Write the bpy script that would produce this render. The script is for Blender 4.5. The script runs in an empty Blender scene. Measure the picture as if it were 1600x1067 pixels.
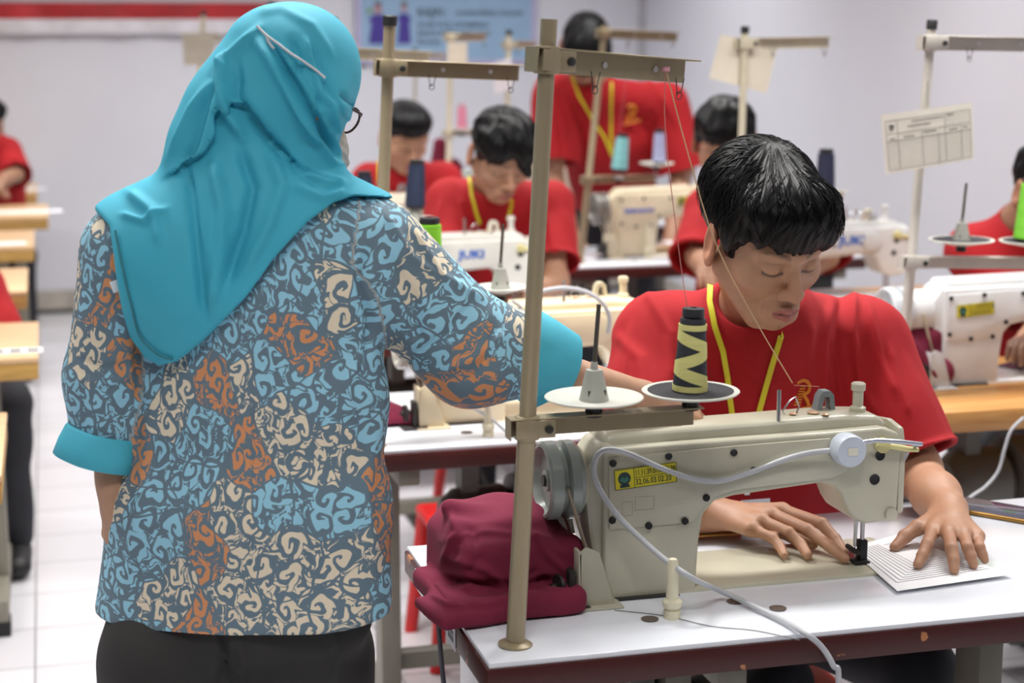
import bpy, bmesh, math, random
import numpy as np
from mathutils import Vector, Matrix

random.seed(7)
scene = bpy.context.scene
COL = scene.collection

# ------------------------------------------------------------------ camera
F = 2700.0
YAW = math.radians(15.0)
PIT = math.atan(498.5 / F)
CAMH = 1.62
cam_data = bpy.data.cameras.new('camera')
cam_data.sensor_width = 36.0
cam_data.lens = F / 1600 * 36.0
cam_data.clip_end = 60
cam_data.dof.use_dof = True
cam_data.dof.focus_distance = 2.66
cam_data.dof.aperture_fstop = 3.5
cam = bpy.data.objects.new('camera', cam_data)
COL.objects.link(cam)
cam.location = (0, 0, CAMH)
cam.rotation_euler = (math.pi / 2 - PIT, 0, -YAW)
scene.camera = cam

# ------------------------------------------------------------------ world, exposure, light
world = bpy.data.worlds.new('world')
scene.world = world
world.use_nodes = True
world.node_tree.nodes['Background'].inputs[0].default_value = (0.8, 0.88, 1.0, 1)
world.node_tree.nodes['Background'].inputs[1].default_value = 0.3
scene.view_settings.view_transform = 'Standard'
scene.view_settings.look = 'None'
scene.view_settings.gamma = 1
scene.view_settings.use_curve_mapping = False
scene.view_settings.exposure = 0.16
scene.cycles.max_bounces = 6
scene.cycles.diffuse_bounces = 4
scene.cycles.caustics_reflective = False
scene.cycles.caustics_refractive = False

LAMPS = [  # x, y, power: the recessed ceiling panels of the workshop
    (0.5, 3.3, 46), (2.3, 3.3, 40), (-1.3, 3.3, 26), (0.5, 5.8, 36), (2.3, 5.8, 34), (-1.6, 5.8, 26),
    (0.5, 8.3, 34), (2.3, 8.3, 30), (-1.6, 8.3, 24), (0.1, 0.7, 30), (2.2, 0.9, 11)]
for i, (lx, ly, pw) in enumerate(LAMPS):
    ld = bpy.data.lights.new('ceiling_lamp', 'AREA')
    ld.shape = 'RECTANGLE'; ld.size = 1.2; ld.size_y = 0.35
    ld.energy = pw * 0.74
    ld.spread = 2.25
    ld.color = (1.0, 0.985, 0.96)
    lo = bpy.data.objects.new('ceiling_lamp', ld)
    COL.objects.link(lo)
    lo.location = (lx, ly, 2.93)

# ------------------------------------------------------------------ maths helpers
FW = np.array([math.sin(YAW) * math.cos(PIT), math.cos(YAW) * math.cos(PIT), -math.sin(PIT)])
RT = np.array([math.cos(YAW), -math.sin(YAW), 0.0])
UP = np.cross(RT, FW)
CP = np.array([0, 0, CAMH])
def ray(x, y):
    d = FW * F + RT * (x - 800) - UP * (y - 533.5)
    return d / np.linalg.norm(d)
def PZ(x, y, z=0.76):
    d = ray(x, y); return CP + d * ((z - CAMH) / d[2])
def PY(x, y, Y):
    d = ray(x, y); return CP + d * (Y / d[1])
def proj(V):
    v = V - CP; z = v @ FW
    return 800 + F * (v @ RT) / z, 533.5 - F * (v @ UP) / z
def rotz(a):
    c, s = math.cos(a), math.sin(a); return np.array([[c, -s, 0], [s, c, 0], [0, 0, 1.]])
def rotx(a):
    c, s = math.cos(a), math.sin(a); return np.array([[1., 0, 0], [0, c, -s], [0, s, c]])
def roty(a):
    c, s = math.cos(a), math.sin(a); return np.array([[c, 0, s], [0, 1., 0], [-s, 0, c]])
A = lambda *v: np.array(v, dtype=float)
def nrm(v):
    v = np.asarray(v, float); return v / (np.linalg.norm(v) + 1e-12)

# ------------------------------------------------------------------ materials
def srgb(r, g, b):
    f = lambda c: (c / 255 / 12.92) if c / 255 <= 0.04045 else ((c / 255 + 0.055) / 1.055) ** 2.4
    return (f(r), f(g), f(b), 1)
MATS = {}
def mat(name, rgb, rough=0.5, metal=0.0, var=0.06, vscale=12.0, bump=0.0, bscale=200.0, sheen=0.0, spec=0.5, coat=0.0, attr=None, stretch=None):
    if name in MATS: return MATS[name]
    m = bpy.data.materials.new(name); m.use_nodes = True
    nt = m.node_tree; N = nt.nodes; L = nt.links
    b = N['Principled BSDF']
    b.inputs['Roughness'].default_value = rough
    b.inputs['Metallic'].default_value = metal
    b.inputs['Specular IOR Level'].default_value = spec
    if sheen: b.inputs['Sheen Weight'].default_value = sheen
    if coat: b.inputs['Coat Weight'].default_value = coat
    tc = N.new('ShaderNodeTexCoord')
    nz = N.new('ShaderNodeTexNoise'); nz.inputs['Scale'].default_value = vscale; nz.inputs['Detail'].default_value = 5
    src = tc.outputs['Object']
    if stretch:
        mp = N.new('ShaderNodeMapping'); mp.inputs['Scale'].default_value = stretch
        L.new(src, mp.inputs[0]); src = mp.outputs[0]
    L.new(src, nz.inputs['Vector'])
    mr = N.new('ShaderNodeMapRange')
    mr.inputs['To Min'].default_value = 1 - var * 2; mr.inputs['To Max'].default_value = 1 + var * 2
    mr.inputs['From Min'].default_value = .25; mr.inputs['From Max'].default_value = .75
    L.new(nz.outputs['Fac'], mr.inputs['Value'])
    mx = N.new('ShaderNodeVectorMath'); mx.operation = 'SCALE'
    if attr:
        at = N.new('ShaderNodeAttribute'); at.attribute_name = attr
        L.new(at.outputs['Color'], mx.inputs[0])
    else:
        mx.inputs[0].default_value = srgb(*rgb)[:3]
    L.new(mr.outputs[0], mx.inputs['Scale'])
    L.new(mx.outputs[0], b.inputs['Base Color'])
    if bump:
        n2 = N.new('ShaderNodeTexNoise'); n2.inputs['Scale'].default_value = bscale; n2.inputs['Detail'].default_value = 3
        L.new(src, n2.inputs['Vector'])
        bp = N.new('ShaderNodeBump'); bp.inputs['Strength'].default_value = bump; bp.inputs['Distance'].default_value = 0.002
        L.new(n2.outputs['Fac'], bp.inputs['Height']); L.new(bp.outputs[0], b.inputs['Normal'])
    MATS[name] = m
    return m

def wood_mat(name, c1, c2, rough=0.4, scale=3.0, axis=(1, 12, 12)):
    if name in MATS: return MATS[name]
    m = bpy.data.materials.new(name); m.use_nodes = True
    nt = m.node_tree; N = nt.nodes; L = nt.links; b = N['Principled BSDF']
    tc = N.new('ShaderNodeTexCoord'); mp = N.new('ShaderNodeMapping'); mp.inputs['Scale'].default_value = axis
    L.new(tc.outputs['Object'], mp.inputs[0])
    nz = N.new('ShaderNodeTexNoise'); nz.inputs['Scale'].default_value = scale; nz.inputs['Detail'].default_value = 8; nz.inputs['Distortion'].default_value = 1.2
    L.new(mp.outputs[0], nz.inputs['Vector'])
    cr = N.new('ShaderNodeValToRGB'); cr.color_ramp.elements[0].color = srgb(*c1); cr.color_ramp.elements[1].color = srgb(*c2)
    cr.color_ramp.elements[0].position = .3; cr.color_ramp.elements[1].position = .7
    L.new(nz.outputs['Fac'], cr.inputs[0]); L.new(cr.outputs[0], b.inputs['Base Color'])
    b.inputs['Roughness'].default_value = rough
    MATS[name] = m
    return m

def worn_mat(name, base, chip, rough=0.4, th=0.66):
    """painted edge band with chipped spots that show bare wood"""
    if name in MATS: return MATS[name]
    m = bpy.data.materials.new(name); m.use_nodes = True
    nt = m.node_tree; N = nt.nodes; L = nt.links; b = N['Principled BSDF']
    tc = N.new('ShaderNodeTexCoord')
    nz = N.new('ShaderNodeTexNoise'); nz.inputs['Scale'].default_value = 22; nz.inputs['Detail'].default_value = 6
    L.new(tc.outputs['Object'], nz.inputs['Vector'])
    cr = N.new('ShaderNodeValToRGB'); e = cr.color_ramp.elements
    e[0].color = srgb(*base); e[0].position = th; e[1].color = srgb(*chip); e[1].position = th + .02
    L.new(nz.outputs['Fac'], cr.inputs[0]); L.new(cr.outputs[0], b.inputs['Base Color'])
    b.inputs['Roughness'].default_value = rough
    MATS[name] = m
    return m

# ------------------------------------------------------------------ object helpers
def tag(o, label=None, cat=None, group=None, kind=None):
    if label: o['label'] = label
    if cat: o['category'] = cat
    if group: o['group'] = group
    if kind: o['kind'] = kind
    return o
def empty(name, loc, label, cat, group=None, rz=0):
    o = bpy.data.objects.new(name, None); COL.objects.link(o)
    o.empty_display_size = 0.05
    o.location = loc; o.rotation_euler = (0, 0, rz)
    return tag(o, label, cat, group)

class MB:
    """collects simple solids, builds ONE mesh"""
    def __init__(self): self.v = []; self.f = []
    def add(self, V, Fc):
        o = len(self.v); self.v += [tuple(p) for p in V]; self.f += [tuple(i + o for i in q) for q in Fc]; return self
    def box(self, a, b, R=None, c=None):
        x0, y0, z0 = a; x1, y1, z1 = b
        V = [(x0,y0,z0),(x1,y0,z0),(x1,y1,z0),(x0,y1,z0),(x0,y0,z1),(x1,y0,z1),(x1,y1,z1),(x0,y1,z1)]
        if R is not None:
            c = A(*c) if c is not None else (A(*a) + A(*b)) / 2
            V = [R @ (A(*p) - c) + c for p in V]
        return self.add(V, [(0,3,2,1),(4,5,6,7),(0,1,5,4),(1,2,6,5),(2,3,7,6),(3,0,4,7)])
    def tube(self, pts, r, n=10, cap=True, flat=None):
        pts = [A(*p) for p in pts]; m = len(pts)
        rs = r if hasattr(r, '__len__') else [r] * m
        T = [nrm(pts[min(i+1, m-1)] - pts[max(i-1, 0)]) for i in range(m)]
        ref = A(0, 0, 1) if abs(T[0][2]) < .9 else A(1, 0, 0)
        u = nrm(np.cross(T[0], ref)); V = []
        for i in range(m):
            u = nrm(u - T[i] * (u @ T[i])); w = np.cross(T[i], u)
            for k in range(n):
                a = 2 * math.pi * k / n
                V.append(pts[i] + u * rs[i] * math.cos(a) + w * rs[i] * math.sin(a) * (flat or 1))
        Fc = [(i*n+k, i*n+(k+1) % n, (i+1)*n+(k+1) % n, (i+1)*n+k) for i in range(m-1) for k in range(n)]
        if cap: Fc += [tuple(range(n))[::-1], tuple((m-1)*n+k for k in range(n))]
        return self.add(V, Fc)
    def cyl(self, a, b, r, r2=None, n=20):
        return self.tube([a, b], [r, r if r2 is None else r2], n)
    def lathe(self, prof, o=(0, 0, 0), axis=(0, 0, 1), n=28):
        """prof: (radius, height) pairs along axis"""
        ax = nrm(axis); ref = A(1, 0, 0) if abs(ax[0]) < .9 else A(0, 1, 0)
        u = nrm(np.cross(ax, ref)); w = np.cross(ax, u); o = A(*o); V = []
        for (r, h) in prof:
            for k in range(n):
                a = 2 * math.pi * k / n
                V.append(o + ax * h + (u * math.cos(a) + w * math.sin(a)) * max(r, 1e-5))
        m = len(prof)
        Fc = [(i*n+k, i*n+(k+1) % n, (i+1)*n+(k+1) % n, (i+1)*n+k) for i in range(m-1) for k in range(n)]
        Fc += [tuple(range(n))[::-1], tuple((m-1)*n+k for k in range(n))]
        return self.add(V, Fc)
    def prism(self, poly, y0, y1, plane='xz'):
        """extrude a 2D outline"""
        n = len(poly)
        if plane == 'xz': V = [(x, y0, z) for x, z in poly] + [(x, y1, z) for x, z in poly]
        elif plane == 'xy': V = [(x, y, y0) for x, y in poly] + [(x, y, y1) for x, y in poly]
        else: V = [(y0, x, z) for x, z in poly] + [(y1, x, z) for x, z in poly]
        Fc = [tuple(range(n)), tuple(range(2*n-1, n-1, -1))] + [(i, n+i, n+(i+1) % n, (i+1) % n) for i in range(n)]
        return self.add(V, Fc)
    def strip(self, L1, L2):
        n = len(L1); return self.add(list(L1) + list(L2), [(i, i+1, n+i+1, n+i) for i in range(n-1)])
    def build(self, name, m, parent=None, bevel=0.0, seg=2, angle=38, loc=None, off=None):
        me = bpy.data.meshes.new(name)
        V = self.v if off is None else [tuple(A(*p) - off) for p in self.v]
        me.from_pydata(V, [], self.f)
        bm = bmesh.new(); bm.from_mesh(me)
        bmesh.ops.recalc_face_normals(bm, faces=bm.faces)
        if bevel:
            es = [e for e in bm.edges if len(e.link_faces) == 2 and e.calc_face_angle(0) > math.radians(25)]
            bmesh.ops.bevel(bm, geom=es, offset=bevel, segments=seg, profile=.5, affect='EDGES', clamp_overlap=True)
        for f in bm.faces: f.smooth = True
        for e in bm.edges:
            if len(e.link_faces) == 2 and e.calc_face_angle(0) > math.radians(angle): e.smooth = False
        bm.to_mesh(me); bm.free()
        me.materials.append(m)
        o = bpy.data.objects.new(name, me); COL.objects.link(o)
        if parent: o.parent = parent
        if loc is not None: o.location = loc
        return o

def text_mesh(name, txt, size, m, parent, loc, rot, bold=0.0, extrude=0.0004, align='CENTER', sx=1.0):
    cu = bpy.data.curves.new(name, 'FONT'); cu.body = txt; cu.size = size; cu.extrude = extrude; cu.offset = bold
    cu.align_x = align; cu.align_y = 'CENTER'; cu.resolution_u = 2
    tmp = bpy.data.objects.new('tmp', cu); COL.objects.link(tmp)
    me = bpy.data.meshes.new_from_object(tmp.evaluated_get(bpy.context.evaluated_depsgraph_get()))
    bpy.data.objects.remove(tmp); me.name = name
    me.materials.clear(); me.materials.append(m)
    o = bpy.data.objects.new(name, me); COL.objects.link(o)
    if parent: o.parent = parent
    o.location = loc; o.rotation_euler = rot; o.scale = (sx, 1, 1)
    return o

# ------------------------------------------------------------------ implicit surfaces (one continuous skin per body)
class Prim:
    def __init__(self, f, k=0.01, op='u', tagc=0): self.f = f; self.k = k; self.op = op; self.t = tagc
def rbox(c, hs, r, R=None, **kw):
    c = A(*c); hs = A(*hs) - r
    def f(p):
        q = p - c
        if R is not None: q = q @ R
        q = np.abs(q) - hs
        return np.linalg.norm(np.maximum(q, 0), axis=1) + np.minimum(q.max(1), 0) - r
    return Prim(f, **kw)
def sph(c, r, **kw): c = A(*c); return Prim(lambda p: np.linalg.norm(p - c, axis=1) - r, **kw)
def cap(a, b, ra, rb=None, **kw):
    a = A(*a); b = A(*b); rb = ra if rb is None else rb; ba = b - a; bb = ba @ ba + 1e-12
    def f(p):
        t = np.clip(((p - a) @ ba) / bb, 0, 1)
        q = p - a - t[:, None] * ba
        return np.sqrt(np.einsum('ij,ij->i', q, q)) - (ra + (rb - ra) * t)
    return Prim(f, **kw)
def ell(c, r, R=None, **kw):
    c = A(*c); r = A(*r)
    def f(p):
        q = p - c
        if R is not None: q = q @ R
        k0 = np.linalg.norm(q / r, axis=1); k1 = np.linalg.norm(q / (r * r), axis=1) + 1e-9
        return k0 * (k0 - 1) / k1
    return Prim(f, **kw)
def ecap(a, b, ra, rb, lat, wa, wb, **kw):
    """tapered capsule with an elliptical section: lateral half width wa..wb, depth ra..rb"""
    a = A(*a); b = A(*b); ba = b - a; bb = ba @ ba + 1e-12; lat = nrm(lat)
    def f(p):
        t = np.clip(((p - a) @ ba) / bb, 0, 1)
        q = p - a - t[:, None] * ba
        ql = q @ lat; r = ra + (rb - ra) * t; w = wa + (wb - wa) * t
        qd2 = np.maximum(np.einsum('ij,ij->i', q, q) - ql * ql, 0)
        k0 = np.sqrt(qd2 / r**2 + ql**2 / w**2); k1 = np.sqrt(qd2 / r**4 + ql**2 / w**4) + 1e-9
        return k0 * (k0 - 1) / k1
    return Prim(f, **kw)
def field(prims, p, sel=None):
    d = None
    for i, q in enumerate(prims):
        if sel is not None and not sel[i]: continue
        e = q.f(p); k = q.k
        if d is None: d = e; continue
        if q.op == 'u':
            h = np.maximum(k - np.abs(d - e), 0) / k; d = np.minimum(d, e) - h * h * k * .25
        elif q.op == 's':
            e = -e; h = np.maximum(k - np.abs(d - e), 0) / k; d = np.maximum(d, e) + h * h * k * .25
        else:
            h = np.maximum(k - np.abs(d - e), 0) / k; d = np.maximum(d, e) + h * h * k * .25
    return d
def xform(prims, c, R, s=1.0):
    """place prims given in a local frame into the world"""
    out = []
    for q in prims:
        def mk(fn):
            return lambda p: fn(((p - c) @ R) / s) * s
        out.append(Prim(mk(q.f), q.k * s, q.op, q.t))
    return out
_NB = 14
def surface(prims, h, lo, hi):
    """surface nets over sparse blocks -> verts, quads"""
    lo = A(*lo); hi = A(*hi); nb = np.ceil((hi - lo) / (h * _NB)).astype(int)
    gi = np.stack(np.meshgrid(*[np.arange(n) for n in nb], indexing='ij'), -1).reshape(-1, 3)
    cen = lo + (gi + .5) * h * _NB
    R = h * _NB * .87
    D = np.stack([q.f(cen) for q in prims], 1)
    uidx = [i for i, q in enumerate(prims) if q.op == 'u' or i == 0]
    full = field(prims, cen)
    act = np.abs(full) < R * 1.7 + .004
    dmin = D[:, uidx].min(1)
    dim = nb * _NB + 2
    ar = np.arange(_NB + 1)
    lx, ly, lz = np.meshgrid(ar, ar, ar, indexing='ij')
    base = np.stack([lx, ly, lz], -1).reshape(-1, 3)
    Vs = []; Ids = []; Qs = []
    def gid(a): return (a[:, 0] * dim[1] + a[:, 1]) * dim[2] + a[:, 2]
    cor = np.array([[0,0,0],[1,0,0],[0,1,0],[1,1,0],[0,0,1],[1,0,1],[0,1,1],[1,1,1]])
    eds = [(0,1),(2,3),(4,5),(6,7),(0,2),(1,3),(4,6),(5,7),(0,4),(1,5),(2,6),(3,7)]
    for bi in np.nonzero(act)[0]:
        g0 = gi[bi] * _NB
        P = lo + (g0 + base) * h
        sel = []
        for i, q in enumerate(prims):
            d = D[bi, i]
            if q.op == 'u' or i == 0: sel.append(d <= dmin[bi] + 2.6 * R + q.k)
            elif q.op == 's': sel.append(d <= 2.0 * R + q.k)
            else: sel.append(True)
        v = field(prims, P, sel)
        V = v.reshape(_NB+1, _NB+1, _NB+1)
        s = V < 0
        if s.all() or not s.any(): continue
        S8 = sum(s[a:a+_NB, b:b+_NB, c:c+_NB].astype(int) for a, b, c in cor)
        ci = np.argwhere((S8 > 0) & (S8 < 8))
        if len(ci) == 0: continue
        c8 = np.stack([V[ci[:,0]+a, ci[:,1]+b, ci[:,2]+c] for a, b, c in cor], 1)
        acc = np.zeros((len(ci), 3)); cnt = np.zeros(len(ci))
        for (a, b) in eds:
            va, vb = c8[:, a], c8[:, b]; m = (va < 0) != (vb < 0)
            t = np.where(m, va / np.where(m, va - vb, 1), 0)
            acc += (cor[a] + t[:, None] * (cor[b] - cor[a])) * m[:, None]; cnt += m
        Vs.append(lo + (g0 + ci + acc / cnt[:, None]) * h); Ids.append(gid(g0 + ci))
        for ax in range(3):
            sl = [slice(0, _NB)] * 3; s2 = list(sl); s2[ax] = slice(1, _NB+1)
            a = s[tuple(sl)]; b = s[tuple(s2)]
            e = np.argwhere(a != b)
            if len(e) == 0: continue
            inside = a[e[:,0], e[:,1], e[:,2]]
            o1 = np.zeros(3, int); o1[(ax+1) % 3] = 1; o2 = np.zeros(3, int); o2[(ax+2) % 3] = 1
            G = e + g0
            ok = (G[:, (ax+1) % 3] > 0) & (G[:, (ax+2) % 3] > 0)
            G = G[ok]; inside = inside[ok]
            q = np.stack([gid(G), gid(G-o1), gid(G-o1-o2), gid(G-o2)], 1)
            q[~inside] = q[~inside][:, ::-1]
            Qs.append(q)
    V = np.concatenate(Vs); I = np.concatenate(Ids); Q = np.concatenate(Qs)
    I, ui = np.unique(I, return_index=True); V = V[ui]
    ix = np.searchsorted(I, Q); ix = np.clip(ix, 0, len(I)-1)
    good = (I[ix] == Q).all(1)
    return V, ix[good]
def vnormals(V, Q):
    n = np.cross(V[Q[:,2]] - V[Q[:,0]], V[Q[:,3]] - V[Q[:,1]])
    N = np.zeros_like(V)
    for i in range(4): np.add.at(N, Q[:, i], n)
    return N / (np.linalg.norm(N, axis=1)[:, None] + 1e-12)
def relax(V, Q, n=1, w=.5):
    for _ in range(n):
        S = np.zeros_like(V); C = np.zeros(len(V))
        for a, b in ((0,1),(1,2),(2,3),(3,0)):
            np.add.at(S, Q[:,a], V[Q[:,b]]); np.add.at(C, Q[:,a], 1)
            np.add.at(S, Q[:,b], V[Q[:,a]]); np.add.at(C, Q[:,b], 1)
        V = V * (1 - w) + w * S / np.maximum(C, 1)[:, None]
    return V
def mesh_obj(name, V, Q, m, parent=None, cols=None, uv=None):
    me = bpy.data.meshes.new(name)
    off = np.array(parent.location) if parent else np.zeros(3)
    V2 = (V - off).astype(np.float32)
    me.vertices.add(len(V)); me.vertices.foreach_set('co', V2.ravel())
    k = Q.shape[1]
    me.loops.add(len(Q) * k); me.loops.foreach_set('vertex_index', Q.astype(np.int32).ravel())
    me.polygons.add(len(Q)); me.polygons.foreach_set('loop_start', np.arange(0, len(Q)*k, k, dtype=np.int32))
    me.update(calc_edges=True)
    me.polygons.foreach_set('use_smooth', np.ones(len(Q), bool))
    if cols is not None:
        at = me.color_attributes.new('col', 'FLOAT_COLOR', 'POINT')
        at.data.foreach_set('color', np.concatenate([cols, np.ones((len(V), 1))], 1).astype(np.float32).ravel())
    if uv is not None:
        at = me.attributes.new('cuv', 'FLOAT_VECTOR', 'POINT')
        at.data.foreach_set('vector', np.concatenate([uv, np.zeros((len(V), 1))], 1).astype(np.float32).ravel())
    me.materials.append(m); me.validate()
    o = bpy.data.objects.new(name, me); COL.objects.link(o)
    if parent: o.parent = parent
    return o
_rs = np.random.RandomState(3)
def waves(P, freq, n=10, seed=0):
    """smooth pseudo noise, about -1..1"""
    r = np.random.RandomState(seed); s = 0
    for i in range(n):
        d = r.normal(size=3); d /= np.linalg.norm(d)
        s = s + np.sin(P @ d * freq * r.uniform(.6, 1.6) * 6.283 + r.uniform(0, 6.28) + 1.3 * np.sin(P @ r.normal(size=3) * freq * 3))
    return s / math.sqrt(n)
def folds(V, N, lines, facing=True):
    """raise (or sink) cloth folds along polylines; a line: (points, width px, height m, side)"""
    x, y = proj(V); D = np.zeros(len(V))
    vis = (N @ FW) < .15 if facing else np.ones(len(V), bool)
    for pts, w, hgt, *side in lines:
        pts = np.array(pts, float); best = np.full(len(V), 1e9); sg = np.zeros(len(V)); tt = np.zeros(len(V)); n = len(pts) - 1
        for i in range(n):
            a, b = pts[i], pts[i+1]; ba = b - a; L2 = ba @ ba
            t = np.clip(((x - a[0]) * ba[0] + (y - a[1]) * ba[1]) / L2, 0, 1)
            qx = x - a[0] - t * ba[0]; qy = y - a[1] - t * ba[1]; d = np.hypot(qx, qy)
            m = d < best; best = np.where(m, d, best)
            sg = np.where(m, np.sign(ba[0] * (y - a[1]) - ba[1] * (x - a[0])), sg); tt = np.where(m, (i + t) / n, tt)
        fade = np.clip(np.minimum(tt, 1 - tt) * 6 + .25, 0, 1)
        if side:   # a step: one side of the line lies higher, easing off over w
            s = side[0]; on = (sg * s > 0)
            D += np.where(on, np.clip(1 - best / w, 0, 1) ** 1.0 * np.clip(best / 2.5, 0, 1), 0) * hgt * fade
        else: D += hgt * np.exp(-(best / w) ** 2 * 1.6) * fade
    return V + N * (D * vis)[:, None]
def march(prims, x, y, t0=1.0, t1=12.0, lift=0.0):
    d = ray(x, y); t = t0
    for _ in range(160):
        v = field(prims, (CP + d * t)[None])[0]
        if v < lift + .0004: break
        t += max(v - lift, .0003) * .8
        if t > t1: return None
    return CP + d * t
def smooth_path(P, n=6):
    P = [A(*q) for q in P]; out = []
    for i in range(len(P) - 1):
        p0 = P[max(i-1, 0)]; p1 = P[i]; p2 = P[i+1]; p3 = P[min(i+2, len(P)-1)]
        for j in range(n):
            s = j / n; out.append(.5 * ((2*p1) + (-p0+p2)*s + (2*p0-5*p1+4*p2-p3)*s*s + (-p0+3*p1-3*p2+p3)*s**3))
    return out + [P[-1]]
# ------------------------------------------------------------------ the room
def tile_mat():
    m = bpy.data.materials.new('floor_tile'); m.use_nodes = True
    nt = m.node_tree; N = nt.nodes; L = nt.links; b = N['Principled BSDF']
    tc = N.new('ShaderNodeTexCoord'); mp = N.new('ShaderNodeMapping'); mp.inputs['Location'].default_value = (0.092, -0.207, 0)
    L.new(tc.outputs['Object'], mp.inputs[0])
    br = N.new('ShaderNodeTexBrick'); br.offset = 0; br.inputs['Scale'].default_value = 1
    br.inputs['Brick Width'].default_value = .297; br.inputs['Row Height'].default_value = .297
    br.inputs['Mortar Size'].default_value = .0022; br.inputs['Mortar Smooth'].default_value = .2
    br.inputs['Color1'].default_value = srgb(222, 221, 226); br.inputs['Color2'].default_value = srgb(213, 212, 218)
    br.inputs['Mortar'].default_value = srgb(120, 118, 122)
    L.new(mp.outputs[0], br.inputs['Vector'])
    L.new(br.outputs['Color'], b.inputs['Base Color']); b.inputs['Roughness'].default_value = .22
    return m
M_wall = mat('wall_paint', (219, 220, 228), .7, var=.012, vscale=2, bump=.08, bscale=60)
def struct(name, mb, m, **kw):
    o = mb.build(name, m, **kw); o['kind'] = 'structure'; return o
RX, LX, BY, FY, CH = 3.5, -4.2, 10.0, -2.6, 3.0
struct('floor', MB().box((LX, FY, -.1), (RX, BY, 0)), tile_mat())
struct('ceiling', MB().box((LX, FY, CH), (RX, BY, CH + .1)), mat('ceiling_paint', (232, 232, 230), .8, var=.01))
struct('wall_back', MB().box((LX, BY, 0), (RX, BY + .15, CH)), M_wall)
struct('wall_right', MB().box((RX, FY, 0), (RX + .15, BY + .15, CH)), M_wall)
struct('wall_left', MB().box((LX - .15, FY, 0), (LX, BY + .15, CH)), M_wall)
struct('wall_front', MB().box((LX, FY - .15, 0), (RX, FY, CH)), mat('wall_grey', (128, 130, 134), .8))
M_base = mat('baseboard_stone', (176, 170, 160), .4, var=.15, vscale=6)
struct('baseboard_back', MB().box((LX, BY - .02, 0.025), (RX - .02, BY, .13)), M_base)
struct('baseboard_right', MB().box((RX - .02, FY, 0.025), (RX, BY, .13)), M_base)
struct('trim_1', MB().box((RX - .035, BY - .035, .13), (RX, BY, CH)), mat('conduit', (186, 186, 192), .5))
struct('trim_2', MB().box((LX, BY - .012, 0), (RX - .02, BY, .025)), mat('dark_strip', (45, 44, 46), .7))  # thin dark strip along the foot of the baseboard
for lx, ly, pw in LAMPS:   # the panel housings of the ceiling lamps
    t = empty('ceiling_light', (lx, ly, 2.95), 'white ceiling light panel, %s column, %s' % ('left' if lx < -1 else ('middle' if lx < 1 else 'right'), {0: 'nearest the camera', 3: 'above the front machines', 5: 'halfway down the room', 8: 'nearest the back wall'}[int(ly)]), 'light', 'ceiling light panels')
    MB().box((-.64, -.21, 0), (.64, -.18, .05)).box((-.64, .18, 0), (.64, .21, .05)).box((-.64, -.18, 0), (-.61, .18, .05)).box((.61, -.18, 0), (.64, .18, .05)).build('frame', mat('lamp_frame', (225, 225, 225), .5), t)

# flag banner and poster on the back wall
M_red_cl = mat('banner_red', (176, 42, 48), .45, var=.14, vscale=5)
M_white_cl = mat('banner_white', (222, 220, 226), .6)
p0 = PY(-160, 3, 9.97); p1 = PY(436, 3, 9.97); zr = PY(200, 30, 9.97)[2]; zw = PY(200, 52, 9.97)[2]
t = empty('flag_banner', (p0[0], 9.97, zw), 'long red over white cloth banner hung along the back wall', 'banner')
def cloth_band(x0, x1, z0, z1, seed):
    mb = MB(); n = 60
    xs = np.linspace(x0, x1, n); V = []
    for j, z in enumerate(np.linspace(z0, z1, 6)):
        for i, x in enumerate(xs): V.append((x, -.012 - .012 * abs(math.sin(x * 7 + z * 9 + seed)) - .006 * math.sin(x * 23), z))
    mb.add(V, [(j*n+i, j*n+i+1, (j+1)*n+i+1, (j+1)*n+i) for j in range(5) for i in range(n-1)])
    mb.add([(x0, 0, z0), (x1, 0, z0), (x1, 0, z1), (x0, 0, z1)], [(0, 1, 2, 3)])
    return mb
w_ = p1[0] - p0[0]
cloth_band(0, w_, zr - zw, p0[2] - zw, 0).build('red_band', M_red_cl, t, angle=60)
cloth_band(0, w_ * 1.0, 0, zr - zw, 0).build('white_band', M_white_cl, t, angle=60)
a = PY(557, 100, 9.97); b = PY(838, 100, 9.97)
t = empty('wall_poster', (a[0], 9.98, a[2]), 'pale blue poster with two cartoon figures and black slogan on the back wall', 'poster')
W = b[0] - a[0]; Hh = .62
MB().box((0, -.008, 0), (W, .0, Hh)).build('sheet', mat('poster_blue', (150, 182, 212), .35, var=.03), t)
MB().box((0, -.010, 0), (.03, -.008, Hh)).box((W - .03, -.010, 0), (W, -.008, Hh)).box((.03, -.010, 0), (W - .03, -.008, .02)).build('border', mat('poster_border', (186, 178, 214), .35), t)
kk = W / 281.0   # metres per photo pixel
M_ink = mat('ink_black', (34, 34, 40), .5)
def fig(x, hh, wd, green):
    mb = MB().prism([(x - wd*.5, 30*kk), (x - wd*.35, 30*kk + hh*.5), (x - wd*.5, 30*kk + hh*.62), (x - wd*.2, 30*kk + hh*.72), (x + wd*.2, 30*kk + hh*.72), (x + wd*.5, 30*kk + hh*.6), (x + wd*.35, 30*kk + hh*.5), (x + wd*.45, 30*kk)], -.0115, -.008)
    mb.build('figure_uniform', mat('poster_purple', (74, 62, 150), .4), t)
    MB().lathe([(wd*.22, 0), (wd*.22, .002)], (x, -.0095, 30*kk + hh*.85), (0, -1, 0), 16).build('figure_face', mat('poster_skin', (178, 140, 150), .4), t)
    MB().lathe([(wd*.2, 0), (wd*.2, .001)], (x, -.009, 30*kk + hh*.95), (0, -1, 0), 16).build('figure_hair', mat('poster_hair', (92, 96, 96), .4), t)
    if green: MB().box((x - wd*.55, -.011, 30*kk + hh*.75), (x - wd*.3, -.008, 30*kk + hh*.86)).build('figure_leaf', mat('poster_green', (120, 160, 90), .4), t)
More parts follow.
